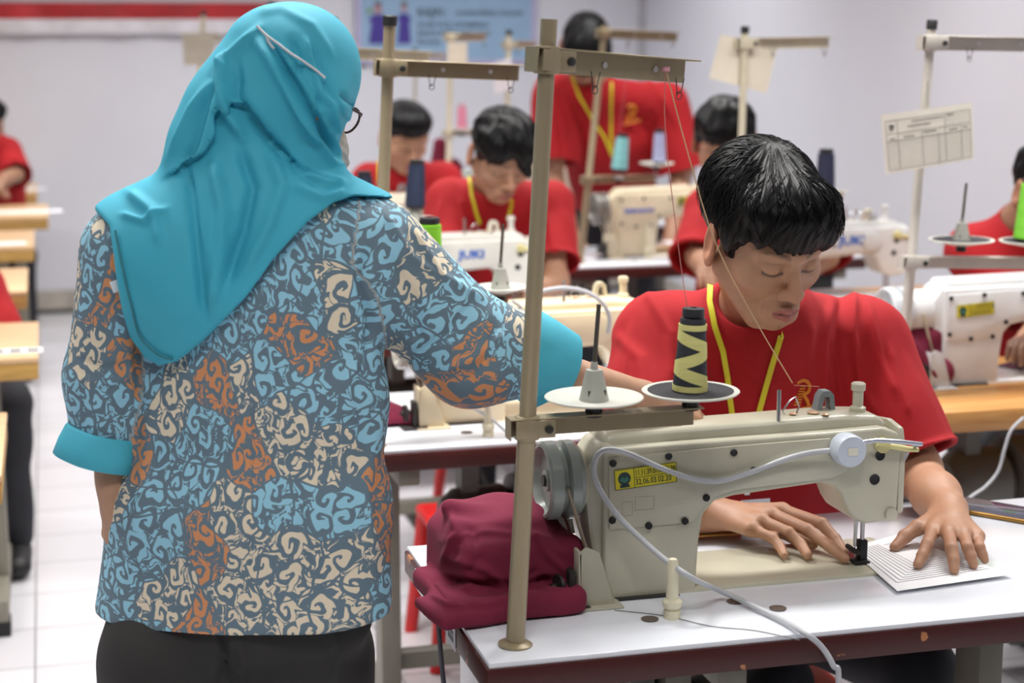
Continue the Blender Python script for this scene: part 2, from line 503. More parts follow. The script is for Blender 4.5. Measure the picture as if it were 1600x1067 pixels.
fig(34*kk, 60*kk, 30*kk, True); fig(74*kk, 62*kk, 22*kk, False)
for (tx, tz, sz, bd, s) in [(94, 76, 15, .02, 'RAJIN :'), (153, 76, 10, .008, 'membersihkan, merawat'), (94, 59, 9.5, .008, 'tempat kerja, perlengkapan'), (94, 46, 9.5, .01, 'Bekerja aktif, menjaga mutu'), (94, 33, 9.5, .01, 'Bersama')]:
    text_mesh('lettering', s, sz*kk*1.25, M_ink, t, (tx*kk, -.0092, tz*kk + .0), (math.pi/2, 0, 0), bold=bd*kk*8, align='LEFT', sx=.86)

# ------------------------------------------------------------------ tables
M_lam = mat('laminate_white', (226, 229, 236), .12, var=.03, vscale=4, spec=.6)
M_edge = worn_mat('edge_maroon', (66, 20, 16), (176, 116, 74), .42, .645)
M_edge2 = mat('edge_maroon_clean', (70, 22, 18), .42, var=.12)
M_frame = mat('frame_grey', (128, 124, 112), .5, var=.05)
M_wood = wood_mat('table_wood', (176, 122, 66), (206, 158, 98), .28, 2.2, (1.2, 14, 14))
M_black = mat('black_rubber', (24, 24, 26), .6)
M_dark = mat('dark_iron', (52, 50, 48), .45, .3)
M_chrome = mat('chrome', (190, 190, 192), .2, 1.0)
M_hole = mat('oil_plug', (96, 84, 76), .5)
def sewing_table(X, Y, label, wood=False, worn=False, L=1.2, D=.56, group=None, leg_x=.06):
    t = empty('sewing_table', (X, Y, 0), label, 'table', group)
    th = .046 if not wood else .05
    if wood:
        MB().box((0, 0, .76 - th), (L, D, .76)).build('tabletop', M_wood, t, bevel=.004)
    else:
        MB().box((.004, .004, .752), (L - .004, D - .004, .76)).build('tabletop', M_lam, t, bevel=.001)
        MB().box((0, 0, .76 - th), (L, D, .7525)).build('edge_band', M_edge if worn else M_edge2, t, bevel=.003)
    for x in (leg_x, L - leg_x - .05):
        f = MB().box((x, .25, .12), (x + .045, .33, .76 - th)).box((x + .0, .03, .72 - th), (x + .045, D - .04, .76 - th)).box((x, .01, .04), (x + .045, D - .01, .10)).build('leg_frame', M_frame, t, bevel=.004)
        MB().box((x - .004, .02, 0), (x + .05, .09, .04)).build('foot', M_black, f, bevel=.004)
        MB().box((x - .004, D - .09, 0), (x + .05, D - .02, .04)).build('foot', M_black, f, bevel=.004)
    MB().box((leg_x + .045, .27, .18), (L - leg_x - .05, .31, .22)).build('cross_bar', M_frame, t, bevel=.003)
    # clutch motor hung below the top
    mo = MB().lathe([(.0, -.16), (.06, -.16), (.085, -.13), (.09, -.02), (.075, 0), (.11, .005), (.115, .05), (.08, .07), (.0, .07)], (.42, .30, .50), (1, 0, 0), 32)
    mo = mo.box((.30, .27, .58), (.34, .33, .76 - th)).build('motor', mat('motor_grey', (92, 90, 84), .5, var=.1), t)
    mb = MB()
    for k in range(6):
        a = k * math.pi / 3; mb.box((.488, .30 + .075*math.cos(a) - .012, .50 + .075*math.sin(a) - .02), (.494, .30 + .075*math.cos(a) + .012, .50 + .075*math.sin(a) + .02))
    mb.build('vent_slot', M_black, mo)
    MB().box((.36, .12, .14), (.86, .42, .155)).build('treadle', M_dark, t, bevel=.004)
    MB().tube([(.62, .22, .155), (.5, .27, .46)], .006).build('pull_rod', M_dark, t)
    MB().box((.95, .06, .52), (1.05, .09, .714)).build('switch_box', mat('switch_dark', (40, 40, 42), .5), t, bevel=.006)
    if not wood:
        for k, (x, y) in enumerate([(.275, .115), (.475, .11), (.425, .155)]):
            MB().lathe([(.012, 0), (.013, .0018), (.011, .0022), (0, .0022)], (x, y, .76), n=20).build('screw_plug', M_hole, t)
    return t
T1 = sewing_table(.545, 2.165, 'nearest white-topped sewing table with chipped maroon edge, under the cream machine', worn=True, L=1.3, D=.565, leg_x=.35)
# the near table stands on a side frame at its left end
T2 = sewing_table(.56, 3.375, 'white-topped maroon-edged sewing table in the row behind the nearest one', L=1.2, leg_x=.11)
TR = sewing_table(1.83, 3.40, 'orange wood sewing table at the right edge of the photo', wood=True)
T3L = sewing_table(.64, 4.6, 'white-topped sewing table of the young man with wavy fringe', L=1.12)
TW = sewing_table(1.83, 4.6, 'wood sewing table under the white machine with chrome ring, right of the front head', wood=True)
T3C = sewing_table(1.79, 5.85, 'maroon-edged sewing table with the beige machine in front of the standing man', L=1.15)
T6 = sewing_table(.60, 5.8, 'sewing table of the man behind the second thread stand', L=1.1)
T8 = sewing_table(.60, 7.98, 'rearmost sewing table by the back wall behind the headscarf', L=1.25)
T7 = sewing_table(1.62, 7.0, 'far sewing table before the back wall holding a machine and pink cone', L=1.1)

# desks of the left column
M_dwood = wood_mat('desk_wood', (204, 164, 118), (222, 188, 146), .35, 1.5, (2, 12, 12))
M_dedge = wood_mat('desk_edge', (170, 130, 64), (196, 156, 88), .5, 2, (2, 12, 30))
M_paper = mat('paper_white', (236, 236, 240), .6, var=.01)
def desk(X1, Y, label, sheet=True, L=1.3, D=.57, top=True):
    X = X1 - L
    t = empty('work_desk', (X, Y, 0), label, 'desk', 'wooden desks down the left side')
    MB().box((0, 0, .745), (L, D, .76)).build('desktop', M_dwood, t, bevel=.003)
    MB().box((.002, .002, .70), (L - .002, D - .002, .745)).build('edge_band', M_dedge, t, bevel=.003)
    for x in (.08, L - .16):
        f = MB().box((x, .24, .06), (x + .05, .32, .70)).box((x, .01, .04), (x + .05, D - .01, .10)).box((x, .03, .66), (x + .05, D - .04, .70)).build('leg_frame', M_frame, t, bevel=.004)
        MB().box((x - .004, .01, 0), (x + .054, .08, .045)).build('foot', M_black, f, bevel=.004)
        MB().box((x - .004, D - .08, 0), (x + .054, D - .01, .045)).build('foot', M_black, f, bevel=.004)
    MB().box((.12, .26, .2), (L - .12, .30, .24)).build('cross_bar', M_frame, t)
    return t
DK = [(-.115, 3.38, 'nearest left desk, only its leg frame showing at the lower left edge'),
      (-.048, 4.60, 'left desk with a clearly seen honey wood top and thick yellow edge'),
      (-.086, 5.78, 'left desk second behind the clear one, plain pale top'),
      (-.068, 6.96, 'left desk third behind, with a small white paper'),
      (-.009, 8.04, 'left desk jutting furthest into the aisle'),
      (-.061, 9.23, 'rearmost left desk by the back wall')]
for x, y, l in DK: desk(x, y, l)
def sheet_on(X, Y, w, d, label, rz=0, z=.7605, name='paper_sheet', lines=0):
    o = MB().box((-w/2, -d/2, 0), (w/2, d/2, .0012)).build(name, M_paper, loc=(X, Y, z)); o.rotation_euler[2] = rz
    tag(o, label, 'paper'); return o
q = PZ(18, 549); sheet_on(q[0], q[1], .16, .07, 'white printed slip on the clearly seen left desk', .0)
for k in range(3): MB().box((-.05 + k*.045, -.02, .0013), (-.02 + k*.045, .015, .0016)).build('print', M_ink, COL.objects[[o.name for o in COL.objects if o.name.startswith('paper_sheet')][0]])
q = PZ(8, 381); sheet_on(q[0], q[1], .16, .1, 'small white paper on the third left desk')
q = PZ(45, 331); sheet_on(q[0], q[1], .3, .12, 'white papers laid on the left desk that juts into the aisle')
q = PZ(25, 296); sheet_on(q[0], q[1], .3, .12, 'white papers on the rearmost left desk')
# ------------------------------------------------------------------ sewing machines
M_gold = mat('brass_tan', (196, 160, 130), .35, .4)
M_yel = mat('sticker_yellow', (222, 208, 30), .45, var=.02)
M_inkg = mat('sticker_ink', (38, 62, 60), .5)
M_blue = mat('logo_blue', (48, 104, 200), .4, var=.02)
M_belt = mat('belt_tan', (178, 164, 142), .7, var=.1)
_ol = [(935,692),(1300,662),(1372,655),(1388,668),(1390,700),(1384,800),(1372,806),(1335,808),(1318,803),(1303,790),(1292,765),(1284,746),(1262,739),(1130,757),(1102,765),(1087,785),(1084,830),(1078,925),(935,937)]
def _loc(px, py, y=0.0):
    p = PY(px, py, 2.38 + y); return p[0] - .780, p[2] - .76
def machine(X, Y, label, col, colname, wheel=(150, 158, 152), sticker=None, logo=None, logo_x=.09, lamp=False, ring=False, rough=.3, group=None, panel=True, clipc=(120, 128, 130), woff=0.0, logo_z=.19, logo_s=.026):
    """industrial lockstitch machine; local x along the arm, y away from the camera, origin at the pillar's near left foot"""
    t = empty('sewing_machine', (X, Y, .76), label, 'sewing machine', group)
    mb_ = mat('machine_' + colname, col, rough, var=.05, vscale=7, coat=.15)
    ol = [_loc(x, y) for x, y in _ol]
    zt = max(z for x, z in ol)
    # flatten the traced perspective into a true outline: heights and lengths of the casting
    xr = ol[5][0]
    sh = MB()
    out = [(0, .232), (.0, .235), (.36, .238), (.455, .240), (.484, .230), (.490, .205), (.486, .095), (.476, .088), (.432, .086), (.412, .094), (.40, .112), (.388, .140), (.374, .153), (.352, .158), (.21, .148), (.178, .142), (.16, .122), (.154, .08), (.150, .0), (0, .0)]
    D = .105
    casting = MB().prism(out[1:], .0, D).build('casting', mb_, t, bevel=.013, seg=4, angle=50)
    # raised back ridge of the arm
    MB().prism([(.0, .225), (.01, .252), (.40, .258), (.462, .254), (.478, .236), (.44, .22), (.02, .215)], .022, D - .004).build('arm_top', mb_, t, bevel=.012, seg=4, angle=50)
    if panel:
        MB().prism([(.006, .222), (.205, .228), (.365, .230), (.392, .215), (.396, .175), (.372, .165), (.215, .158), (.176, .150), (.158, .135), (.142, .112), (.008, .110)], -.004, .004).build('face_panel', mb_, t, bevel=.003, seg=2)
    # end cover of the head
    MB().prism([(.0, .10), (.0, .205), (.01, .236), (.05, .242), (.095, .236), (D - .003, .205), (D - .012, .10), (.05, .090)], .486, .497, plane='yz').build('head_cover', mb_, t, bevel=.004)
    # bed
    MB().box((-.02, .0, -.006), (.535, .178, .006)).build('bed', mb_, t, bevel=.003)
    MB().box((-.012, .012, .0055), (.16, .14, .012)).build('bed_step', mb_, t, bevel=.005, seg=3)
    MB().box((.44, .05, .0062), (.50, .13, .0072)).build('needle_plate', M_chrome, t, bevel=.0005)
    MB().box((.015, -.012, -.001), (.12, .0, .004)).build('hinge', M_dark, t, bevel=.002)
    # screws
    sc = [(.012, .214), (.012, .126), (.070, .113), (.128, .116), (.162, .150), (.205, .218), (.238, .188), (.10, .219)]
    for (x, z) in sc:
        MB().lathe([(.0055, 0), (.0055, .003), (.004, .0042), (0, .0038)], (x, -.004, z), (0, -1, 0), 14).build('screw', M_black, t)
    for (x, z, r) in [(.452, .196, .008), (.444, .158, .0085)]:
        MB().lathe([(r, 0), (r, .002), (r*.7, .001), (0, .001)], (x, .0005, z), (0, -1, 0), 18).build('plug', M_black, t)
    # handwheel on the left end
    mw = mat('wheel_%d' % wheel[0], wheel, .25, .1, var=.05)
    MB().lathe([(0, .0), (.05, .0), (.052, .012), (.05, .02 + woff)], (-.022, .055, .178), (-1, 0, 0), 36).build('bearing_cap', mb_, t)
    w = MB().lathe([(.012, .016), (.056, .016), (.060, .022), (.060, .036), (.050, .040), (.050, .046), (.060, .050), (.060, .066), (.056, .070), (.052, .070), (.046, .058), (.018, .052), (.016, .064), (.0, .064)], (-.012 - woff, .055, .178), (-1, 0, 0), 44).build('handwheel', mw, t, angle=30)
    MB().lathe([(.009, 0), (.009, .004), (0, .004)], (-.076 - woff, .055, .178), (-1, 0, 0), 16).build('wheel_nut', M_dark, w)
    MB().prism([(-.03, .2), (-.0, .24), (.02, .238), (.02, .0), (-.0, .0), (-.02, .1)], .01, D - .005).build('end_casting', mb_, t, bevel=.008)
    # belt and guard
    for yy in (.004, .104):
        MB().tube([(-.055, yy, .178), (-.040 + .02, yy - (.0 if yy < .05 else .03), .06), (-.005, .04 + (yy - .05)*.25, .0)], .0062, 8, flat=.45).build('belt', M_belt, t)
    g = MB()
    g.prism([(-.045, .0), (.010, .0), (-.015, .085), (-.036, .095), (-.048, .085)], -.03, -.024).box((-.048, -.03, .0), (-.042, .03, .088))
    g.box((-.055, -.045, 0), (.02, .02, .004))
    g.build('belt_guard', mat('guard_' + colname, tuple(int(c * .9) for c in col), .4), t, bevel=.002)
    wd = MB().box((-.085, -.04, 0), (-.03, .01, .005)).box((-.062, -.03, .005), (-.052, .0, .06)).build('bobbin_winder', M_dark, t, bevel=.002)
    MB().lathe([(.004, 0), (.004, .012), (.018, .012), (.018, .016), (.005, .018), (.005, .026), (0, .026)], (-.062, -.015, .035), (-1, -.2, 0), 20).build('winder_wheel', M_dark, wd)
    # presser bar, needle, foot
    MB().cyl((.452, .05, .0), (.452, .05, .1), .0035).build('presser_bar', M_chrome, t)
    MB().cyl((.440, .05, .035), (.440, .05, .1), .003).cyl((.440, .05, .008), (.440, .05, .035), .0009).build('needle_bar', M_chrome, t)
    MB().box((.446, .043, .012), (.459, .057, .045)).prism([(.436, .007), (.462, .007), (.462, .011), (.454, .014), (.440, .011), (.432, .016)], .038, .062).cyl((.436, .03, .03), (.436, .07, .03), .004).build('presser_foot', M_black, t, bevel=.001)
    MB().lathe([(.010, 0), (.010, .004), (.004, .005), (0, .005)], (.474, -.001, .100), (0, -1, 0), 16).build('head_screw', mb_, t)
    # top furniture
    MB().cyl((.292, .03, .235), (.292, .03, .303), .0034).build('thread_post', M_chrome, t)
    MB().lathe([(.013, 0), (.013, .008), (.0085, .011), (.0085, .034), (.0115, .036), (.0115, .046), (.009, .048), (0, .048)], (.438, .055, .254), n=20).build('top_knob', mb_, t)
    MB().prism([(.372, .25), (.378, .28), (.384, .288), (.396, .288), (.402, .282), (.406, .25), (.398, .25), (.395, .278), (.386, .279), (.381, .25)], .066, .086).build('thread_clip', mat('clip_%d' % clipc[0], clipc, .4), t)
    MB().tube([(.318, .06, .252), (.312, .06, .262), (.325, .06, .279), (.333, .06, .284), (.34, .06, .268), (.334, .06, .252)], .0014, 6).build('thread_guide', M_chrome, t)
    for (x, y, r) in [(.325, .05, .006), (.36, .05, .010), (.372, .032, .006)]:
        MB().lathe([(r, 0), (r, .0015), (r*.5, .003), (0, .003)], (x, y, .2585 if y > .04 else .2585), n=16).build('top_screw', M_gold, t)
    MB().lathe([(.012, 0), (.012, .01), (.01, .012), (0, .012)], (.452, -.001, .214), (0, -1, 0), 18).tube([(.455, -.006, .214), (.50, -.004, .204), (.515, -.004, .202)], [.006, .006, .005], 8, flat=.8).build('tension_lever', mat('lever_cream', (226, 216, 150), .4), t, bevel=.001)
    # sticker with crest and handwritten numbers
    if sticker:
        sx, sz, sw, shh = sticker[:4]; ang = sticker[4] if len(sticker) > 4 else 0
        s = bpy.data.objects.new('inventory_sticker', None); COL.objects.link(s); bpy.data.objects.remove(s)
        y0 = -.0062 if panel else -.002
        R = roty(-ang)
        st = MB().box((0, y0, 0), (sw, y0 + .0016, shh))
        s = st.build('inventory_sticker', M_yel, t); s.location = (sx, 0, sz); s.rotation_euler = (0, -ang, 0)
        cx, cz = sw*.155, shh*.5; r = shh*.32
        MB().box((sw*.31, y0-.0004, 0), (sw*.318, y0, shh)).box((sw*.31, y0-.0004, shh*.49), (sw, y0, shh*.51)).box((0, y0-.0004, 0), (sw, y0, shh*.025)).box((0, y0-.0004, shh*.975), (sw, y0, shh)).box((0, y0-.0004, 0), (sw*.008, y0, shh)).box((sw*.992, y0-.0004, 0), (sw, y0, shh)).build('rules', M_inkg, s)
        MB().lathe([(r, 0), (r, .0004), (0, .0004)], (cx, y0, cz + r*.1), (0, -1, 0), 22).prism([(cx - r*.8, cz - r*1.3), (cx + r*.8, cz - r*1.3), (cx + r*.7, cz - r*.8), (cx - r*.7, cz - r*.8)], y0-.0004, y0).build('crest', M_inkg, s)
        MB().prism([(cx - r*.8, cz - r*.1), (cx - r*.3, cz + r*.45), (cx, cz + r*.05), (cx + r*.3, cz + r*.45), (cx + r*.8, cz - r*.1), (cx, cz - r*.6)], y0-.0007, y0-.0004).build('crest_mountain', mat('crest_green', (52, 120, 100), .5), s)
        text_mesh('handwriting', '11.11.39.07.03.01.20', shh*.40, M_inkg, s, (sw*.655, y0-.0004, shh*.72), (math.pi/2, .0, 0), extrude=.0002, sx=.62)
        text_mesh('handwriting', '32.06.03.02.20', shh*.42, M_inkg, s, (sw*.62, y0-.0004, shh*.26), (math.pi/2, 0, 0), extrude=.0002, sx=.75)
    if logo:
        text_mesh('maker_lettering', logo, logo_s, M_blue, t, (logo_x, -.0056, logo_z), (math.pi/2, 0, 0), bold=.0010, extrude=.0008, sx=1.25)
    if ring:
        MB().tube([(.37 + .032*math.cos(a), .05 + .02*math.sin(a), .262 + .02*math.sin(a*.5)) for a in np.linspace(0, 6.283, 20)], .006, 8).build('chrome_ring', M_chrome, t)
        MB().lathe([(.03, 0), (.03, .006), (.024, .009), (0, .009)], (.365, -.003, .195), (0, -1, 0), 26).build('dial_cover', mb_, t)
    return t

CREAM = (226, 218, 196)
MA = machine(.780, 2.38, 'nearest sewing machine, grey-cream with yellow sticker and grey cable, in front of the young man', (194, 190, 170), 'greycream', sticker=(.016, .172, .098, .031, .07), wheel=(150, 158, 152))
MBm = machine(.792, 3.575, 'cream sewing machine behind the woman\'s reaching arm, with torn green-yellow sticker', (228, 212, 178), 'cream', wheel=(170, 166, 156), clipc=(206, 196, 166), sticker=None)
MRm = machine(2.050, 3.66, 'white sewing machine at right edge with yellow sticker and big white handwheel', (226, 226, 226), 'white', wheel=(206, 210, 214), woff=.05, sticker=(.03, .165, .098, .031, .07))
MLm = machine(.865, 4.82, 'white sewing machine with blue lettering in front of the man with wavy fringe', (228, 226, 218), 'palewhite', logo='JUKI', logo_x=.305, logo_z=.200, logo_s=.033, ring=False, clipc=(226, 222, 206))
MWm = machine(2.075, 4.83, 'white sewing machine with blue lettering and chrome ring right of the front man\'s head', (222, 222, 220), 'softwhite', logo='JUKI', logo_x=.300, logo_z=.200, logo_s=.038, ring=True, clipc=(220, 214, 190))
MCm = machine(2.030, 6.06, 'beige sewing machine with faint blue lettering in front of the standing man', (218, 206, 178), 'beige', logo='HIGH-DUTY', logo_x=.082, logo_z=.172, logo_s=.0175, wheel=(120, 116, 110), sticker=(.232, .190, .098, .03, .03))
M6m = machine(.835, 6.02, 'beige sewing machine before the short-haired man far left', (222, 214, 196), 'paleb', panel=False)
M7m = machine(1.80, 7.22, 'far cream sewing machine under the pink thread cone', (214, 208, 190), 'farcream', panel=False)
# torn sticker on the cream machine
MB().prism([(.0, 0), (.022, .003), (.05, .001), (.062, .012), (.055, .022), (.03, .020), (.022, .026), (.0, .022)], -.0065, -.0045).build('torn_sticker', mat('sticker_lime', (176, 204, 60), .5, var=.15, vscale=60), MBm).location = (.235, 0, .178)
MB().box((.238, -.0068, .184), (.248, -.0064, .196)).box((.255, -.0068, .186), (.285, -.0064, .189)).build('torn_print', M_inkg, MBm)
# ghost outlines of an old sticker on the nearest machine
g = mat('old_glue', (196, 186, 162), .5)
for (x0, z0, w, h) in [(.028, .130, .016, .022), (.048, .138, .030, .020)]:
    MB().box((0, -.0046, 0), (w, -.0040, .0008)).box((0, -.0046, h), (w, -.0040, h+.0008)).box((0, -.0046, 0), (.0008, -.0040, h)).box((w, -.0046, 0), (w+.0008, -.0040, h)).build('glue_outline', g, MA).location = (x0, 0, z0)

# round LED lamp stuck on the nearest machine, with its cable
M_cab = mat('cable_grey', (186, 188, 192), .4)
M_lampb = mat('lamp_body', (196, 204, 216), .35)
p = PY(1318, 699, 2.375)
t = empty('magnetic_lamp', tuple(p), 'round blue-grey magnetic lamp with gooseneck and cable on the nearest machine', 'lamp')
MB().lathe([(.0245, 0), (.0255, .004), (.0255, .026), (.0235, .030), (0, .030)], (0, 0, 0), (0, -1, 0), 36).build('lamp_base', M_lampb, t)
MB().box((-.007, -.0312, -.006), (.009, -.030, .006)).build('label', mat('label_cream', (216, 214, 196), .5), t)
def relp(lst, off): return [tuple(A(*q) - off) for q in lst]
MB().tube(relp([PY(1340, 692, 2.36), PY(1370, 688, 2.352), PY(1405, 690, 2.35), PY(1440, 694, 2.36)], p), .0036, 8).tube(relp([PY(1440, 694, 2.36), PY(1425, 699, 2.38), PY(1412, 712, 2.4)], p), .0026, 8).build('gooseneck', mat('gooseneck_grey', (170, 172, 184), .3, .6), t)
a, b = PY(1420, 712, 2.405), PY(1385, 738, 2.44)
MB().prism([(0, 0), (.028, .02), (.036, .012), (.03, .0), (.004, -.034), (0, -.03)], 0, .003).build('needle_guard', mat('guard_plate', (176, 178, 186), .25, .6, var=.3, vscale=90), t, bevel=.0008, loc=tuple(PY(1388, 722, 2.40) - p))
cab = [(1296, 704, 2.352), (1262, 708, 2.356), (1225, 718, 2.362), (1180, 735, 2.366), (1140, 748, 2.366), (1110, 752, 2.366), (1075, 746, 2.366), (1030, 730, 2.366), (990, 712, 2.366), (962, 703, 2.364), (942, 704, 2.362), (931, 716, 2.36), (928, 740, 2.358), (940, 770, 2.352), (965, 805, 2.34), (1000, 840, 2.32), (1040, 875, 2.29), (1085, 905, 2.262)]
cpts = [PY(*q) for q in cab] + [PZ(1130, 925, .775), PZ(1180, 948, .768), PZ(1225, 970, .767), PZ(1262, 992, .768)]
e1 = PY(1285, 1012, 2.152); e2 = PY(1302, 1040, 2.145); e3 = PY(1310, 1067, 2.15)
cpts += [e1, e2, e3, e3 + A(.005, .03, -.2), e3 + A(.02, .15, -.5)]
MB().tube(relp(smooth_path(cpts), p), .0043, 10).build('cable', M_cab, t)
# cable on the cream machine of the second table
pts = smooth_path([PY(846, 455, 3.56), PY(880, 450, 3.55), PY(915, 456, 3.55), PY(940, 472, 3.55), PY(952, 495, 3.555), PY(950, 520, 3.56)])
tag(MB().tube(pts, .005, 8).build('power_cable', M_cab), 'silver grey cable arching over the cream machine behind the reaching arm', 'cable')
pts = smooth_path([PY(800, 470, 3.52), PY(812, 490, 3.53), PY(740, 545, 3.55), PY(690, 572, 3.555), PY(700, 600, 3.54), PY(722, 628, 3.50), PY(745, 640, 3.46), PY(768, 655, 3.44), PY(800, 680, 3.42), PY(830, 688, 3.41)])
tag(MB().tube(pts, .0035, 8).build('power_cable', M_cab), 'thin grey cable running down the cream machine to its table', 'cable')
pts = smooth_path([PY(1600, 652, 3.3), PY(1580, 672, 3.3), PY(1570, 700, 3.3), PY(1560, 735, 3.3), PY(1540, 760, 3.3), PY(1515, 778, 3.3), PY(1500, 800, 3.3)])
tag(MB().tube(pts, .0035, 8).build('power_cable', M_cab), 'grey cable hanging below the orange wood table at right', 'cable')
# bobbin peg (cream pin) on tables
M_peg = mat('peg_cream', (222, 214, 186), .4)
def peg(x, y, s, label):
    tag(MB().lathe([(.0125*s, 0), (.0125*s, .012*s), (.0095*s, .013*s), (.014*s, .018*s), (.0145*s, .026*s), (.0095*s, .03*s), (.0078*s, .085*s), (.006*s, .09*s), (0, .092*s)], n=20).build('knee_peg', M_peg, loc=tuple(PZ(x, y))), label, 'peg')
peg(1050, 965, 1.0, 'cream plastic peg standing on the nearest white table')
peg(763, 682, .95, 'cream plastic peg on the second white table')
peg(1014, 403, 1.3, 'pale peg on the table of the beige machine')

# ------------------------------------------------------------------ thread stands
M_pole = mat('pole_tan', (160, 146, 118), .4, .35, var=.025, stretch=(3, 3, 1))
M_polec = mat('pole_cream', (208, 200, 176), .4, .1)
M_polew = mat('pole_greywhite', (198, 192, 182), .4, .15)
M_spindle = mat('spindle_steel', (104, 98, 88), .35, .7)
M_plate = mat('plate_white', (206, 206, 196), .4)
M_felt = mat('plate_felt', (48, 48, 52), .9)
M_hub = mat('hub_grey', (168, 168, 160), .45)
def disc(t, c, r, felt, pin=True, s=1.0):
    """spool plate with spindle; c: world point of the plate centre"""
    c = A(*c); off = np.array(t.location)
    pl = MB().lathe([(0, -.008*s), (.018*s, -.008*s), (r*.96, .003*s), (r, .0055*s), (r*.985, .0065*s), (.02*s, .0012*s), (0, .0012*s)], c, n=44).build('spool_plate', M_plate, t, off=off, angle=50)
    if felt: MB().lathe([(r*.88, .0052*s), (r*.88, .0062*s), (.0, .0022*s), (0, .0)], c, n=44).build('felt_pad', M_felt, pl, off=off)
    if pin:
        h = MB().lathe([(.021*s, .001*s), (.0115*s, .044*s), (.0055*s, .045*s), (.0045*s, .055*s), (0, .055*s)], c, n=24)
        h.build('spindle_hub', M_hub, t, off=off)
        m = MB()
        for a in (-.7, .7, 2.5, 3.9): m.box((c[0] + .0172*s*math.sin(a) - .0015, c[1] - .0172*s*math.cos(a) - .0015, c[2] + .004*s), (c[0] + .0172*s*math.sin(a) + .0015, c[1] - .0172*s*math.cos(a) + .0015, c[2] + .017*s))
        m.build('hub_slot', M_black, t, off=off)
        MB().cyl(c + A(0, 0, .05*s), c + A(.006, 0, .135*s), .0032*s).build('spindle', M_spindle, t, off=off)
    MB().cyl(c + A(0, 0, -.022*s), c + A(0, 0, -.006*s), .012*s).build('plate_stem', M_dark, t, off=off)
def stand(base, top, label, m, arm=None, low=None, discs=(), r=.0125, cap=True, style='channel', group=None):
    """base/top world points; arm: (point at the pole, end point) of the guide arm; low: the same for the spool arm"""
    base = A(*base); top = A(*top); ax = nrm(top - base)
    t = empty('thread_stand', tuple(base), label, 'thread stand', group); off = base
    Lh = np.linalg.norm(top - base)
    MB().lathe([(r*1.9, 0), (r*1.9, .003), (r*1.5, .006), (r*1.05, .007), (r, .35*Lh), (r*1.06, .352*Lh), (r*1.06, .36*Lh), (r*.92, .363*Lh), (r*.88, Lh)], base, ax, 24).build('pole', m, t, off=off)
    if cap: MB().lathe([(r*1.05, 0), (r*1.08, .018), (r*.9, .021), (0, .021)], base + ax*(Lh - .008), ax, 20).build('pole_cap', M_black, t, off=off)
    def arm_(p, q, h, name, holes=()):
        p = A(*p); q = A(*q); d = nrm(q - p); L = np.linalg.norm(q - p); s = nrm(np.cross(A(0, 0, 1), d)); u = np.cross(d, s)
        Rm = np.stack([d, s, u], 1)
        def W(V): return [p + Rm @ A(*x) - off for x in V]
        mb = MB(); g = MB().box((-.028, .010, -h*.5), (L, .0125, h*.5)).box((-.028, -.016, h*.5 - .002), (L + .006, .0125, h*.5))
        g.box((-.028, -.016, -h*.5), (-.0265, .0125, h*.5))
        mb.add(W(g.v), g.f); o = mb.build(name, m, t, bevel=.0008, seg=1)
        c = MB().box((-.02, -.017, -h*.42), (.02, -.0145, h*.42)).lathe([(r*1.35, -h*.55), (r*1.35, h*.55)], (0, 0, 0), (0, 0, 1), 24).box((.012, -.018, -h*.42), (.036, .0, h*.42)); mb = MB(); mb.add(W(c.v), c.f); k = mb.build('clamp', m, t, bevel=.0015)
        c = MB().lathe([(.006, 0), (.006, .005), (.004, .006), (0, .006)], (.026, -.017, 0), (0, -1, 0), 14); mb = MB(); mb.add(W(c.v), c.f); mb.build('clamp_bolt', M_dark, k)
        for x in holes:
            c = MB().lathe([(.0045, 0), (.0045, .001), (0, .001)], (x*L, .0095, 0), (0, -1, 0), 14); mb = MB(); mb.add(W(c.v), c.f); mb.build('guide_hole', mat('hole_pale', (214, 212, 208), .5), o)
        return o, W
    if arm is not None:
        h = .033
        o, W = arm_(arm[0], arm[1], h, 'guide_arm', (.42, .78))
        L = np.linalg.norm(A(*arm[1]) - A(*arm[0]))
        for f in (.33, .93):
            g = MB().tube([(f*L - .008, .0, -h*.3), (f*L - .004, .0, -h*.9), (f*L + .0055*math.cos(4.2), 0, -h*1.0 + .0)] + [(f*L + .0055*math.cos(a), 0, -h*1.05 + .0055*math.sin(a)) for a in np.linspace(3.6, 9.2, 12)] + [(f*L + .004, .0, -h*.9), (f*L + .008, 0, -h*.3)], .0008, 5); mb = MB(); mb.add(W(g.v), g.f); mb.build('thread_eye', M_dark, t)
    if low is not None: arm_(low[0], low[1], .03, 'spool_arm')
    for d in discs: disc(t, *d)
    return t
def on_line(base, top, z):
    base = A(*base); top = A(*top); return base + (top - base) * ((z - base[2]) / (top[2] - base[2]))
def pstand(bpx, tpx, Yb, label, m, armpx=None, lowpx=None, discs=(), dY=0.0, zb=.76, **kw):
    """stand whose foot is at pixel bpx on the table and whose pole top shows at tpx"""
    b = PZ(bpx[0], bpx[1], zb) if Yb is None else PY(bpx[0], bpx[1], Yb)
    b[2] = zb; Y = b[1]; tp = PY(tpx[0], tpx[1], Y + dY)
    def am(q):
        (x0, y0), (x1, y1), dy = q
        e0 = PY(x0, y0, Y); e0 = on_line(b, tp, e0[2]); return e0, PY(x1, y1, e0[1] + dy)
    D = []
    for (x, y, dy, r, felt, pin) in discs: D.append((PY(x, y, Y + dy), r, felt, pin))
    return stand(b, tp, label, m, am(armpx) if armpx else None, am(lowpx) if lowpx else None, D, **kw)
S1 = pstand((805, 1008), (858, 30), None, 'nearest tan thread stand on the near left table corner', M_pole,
            ((850, 94), (1078, 112), .10), ((817, 668), (1088, 650), .0), [(928, 626, .0, .069, False, True), (1079, 616, .0, .069, True, False)], cap=False, r=.0128)
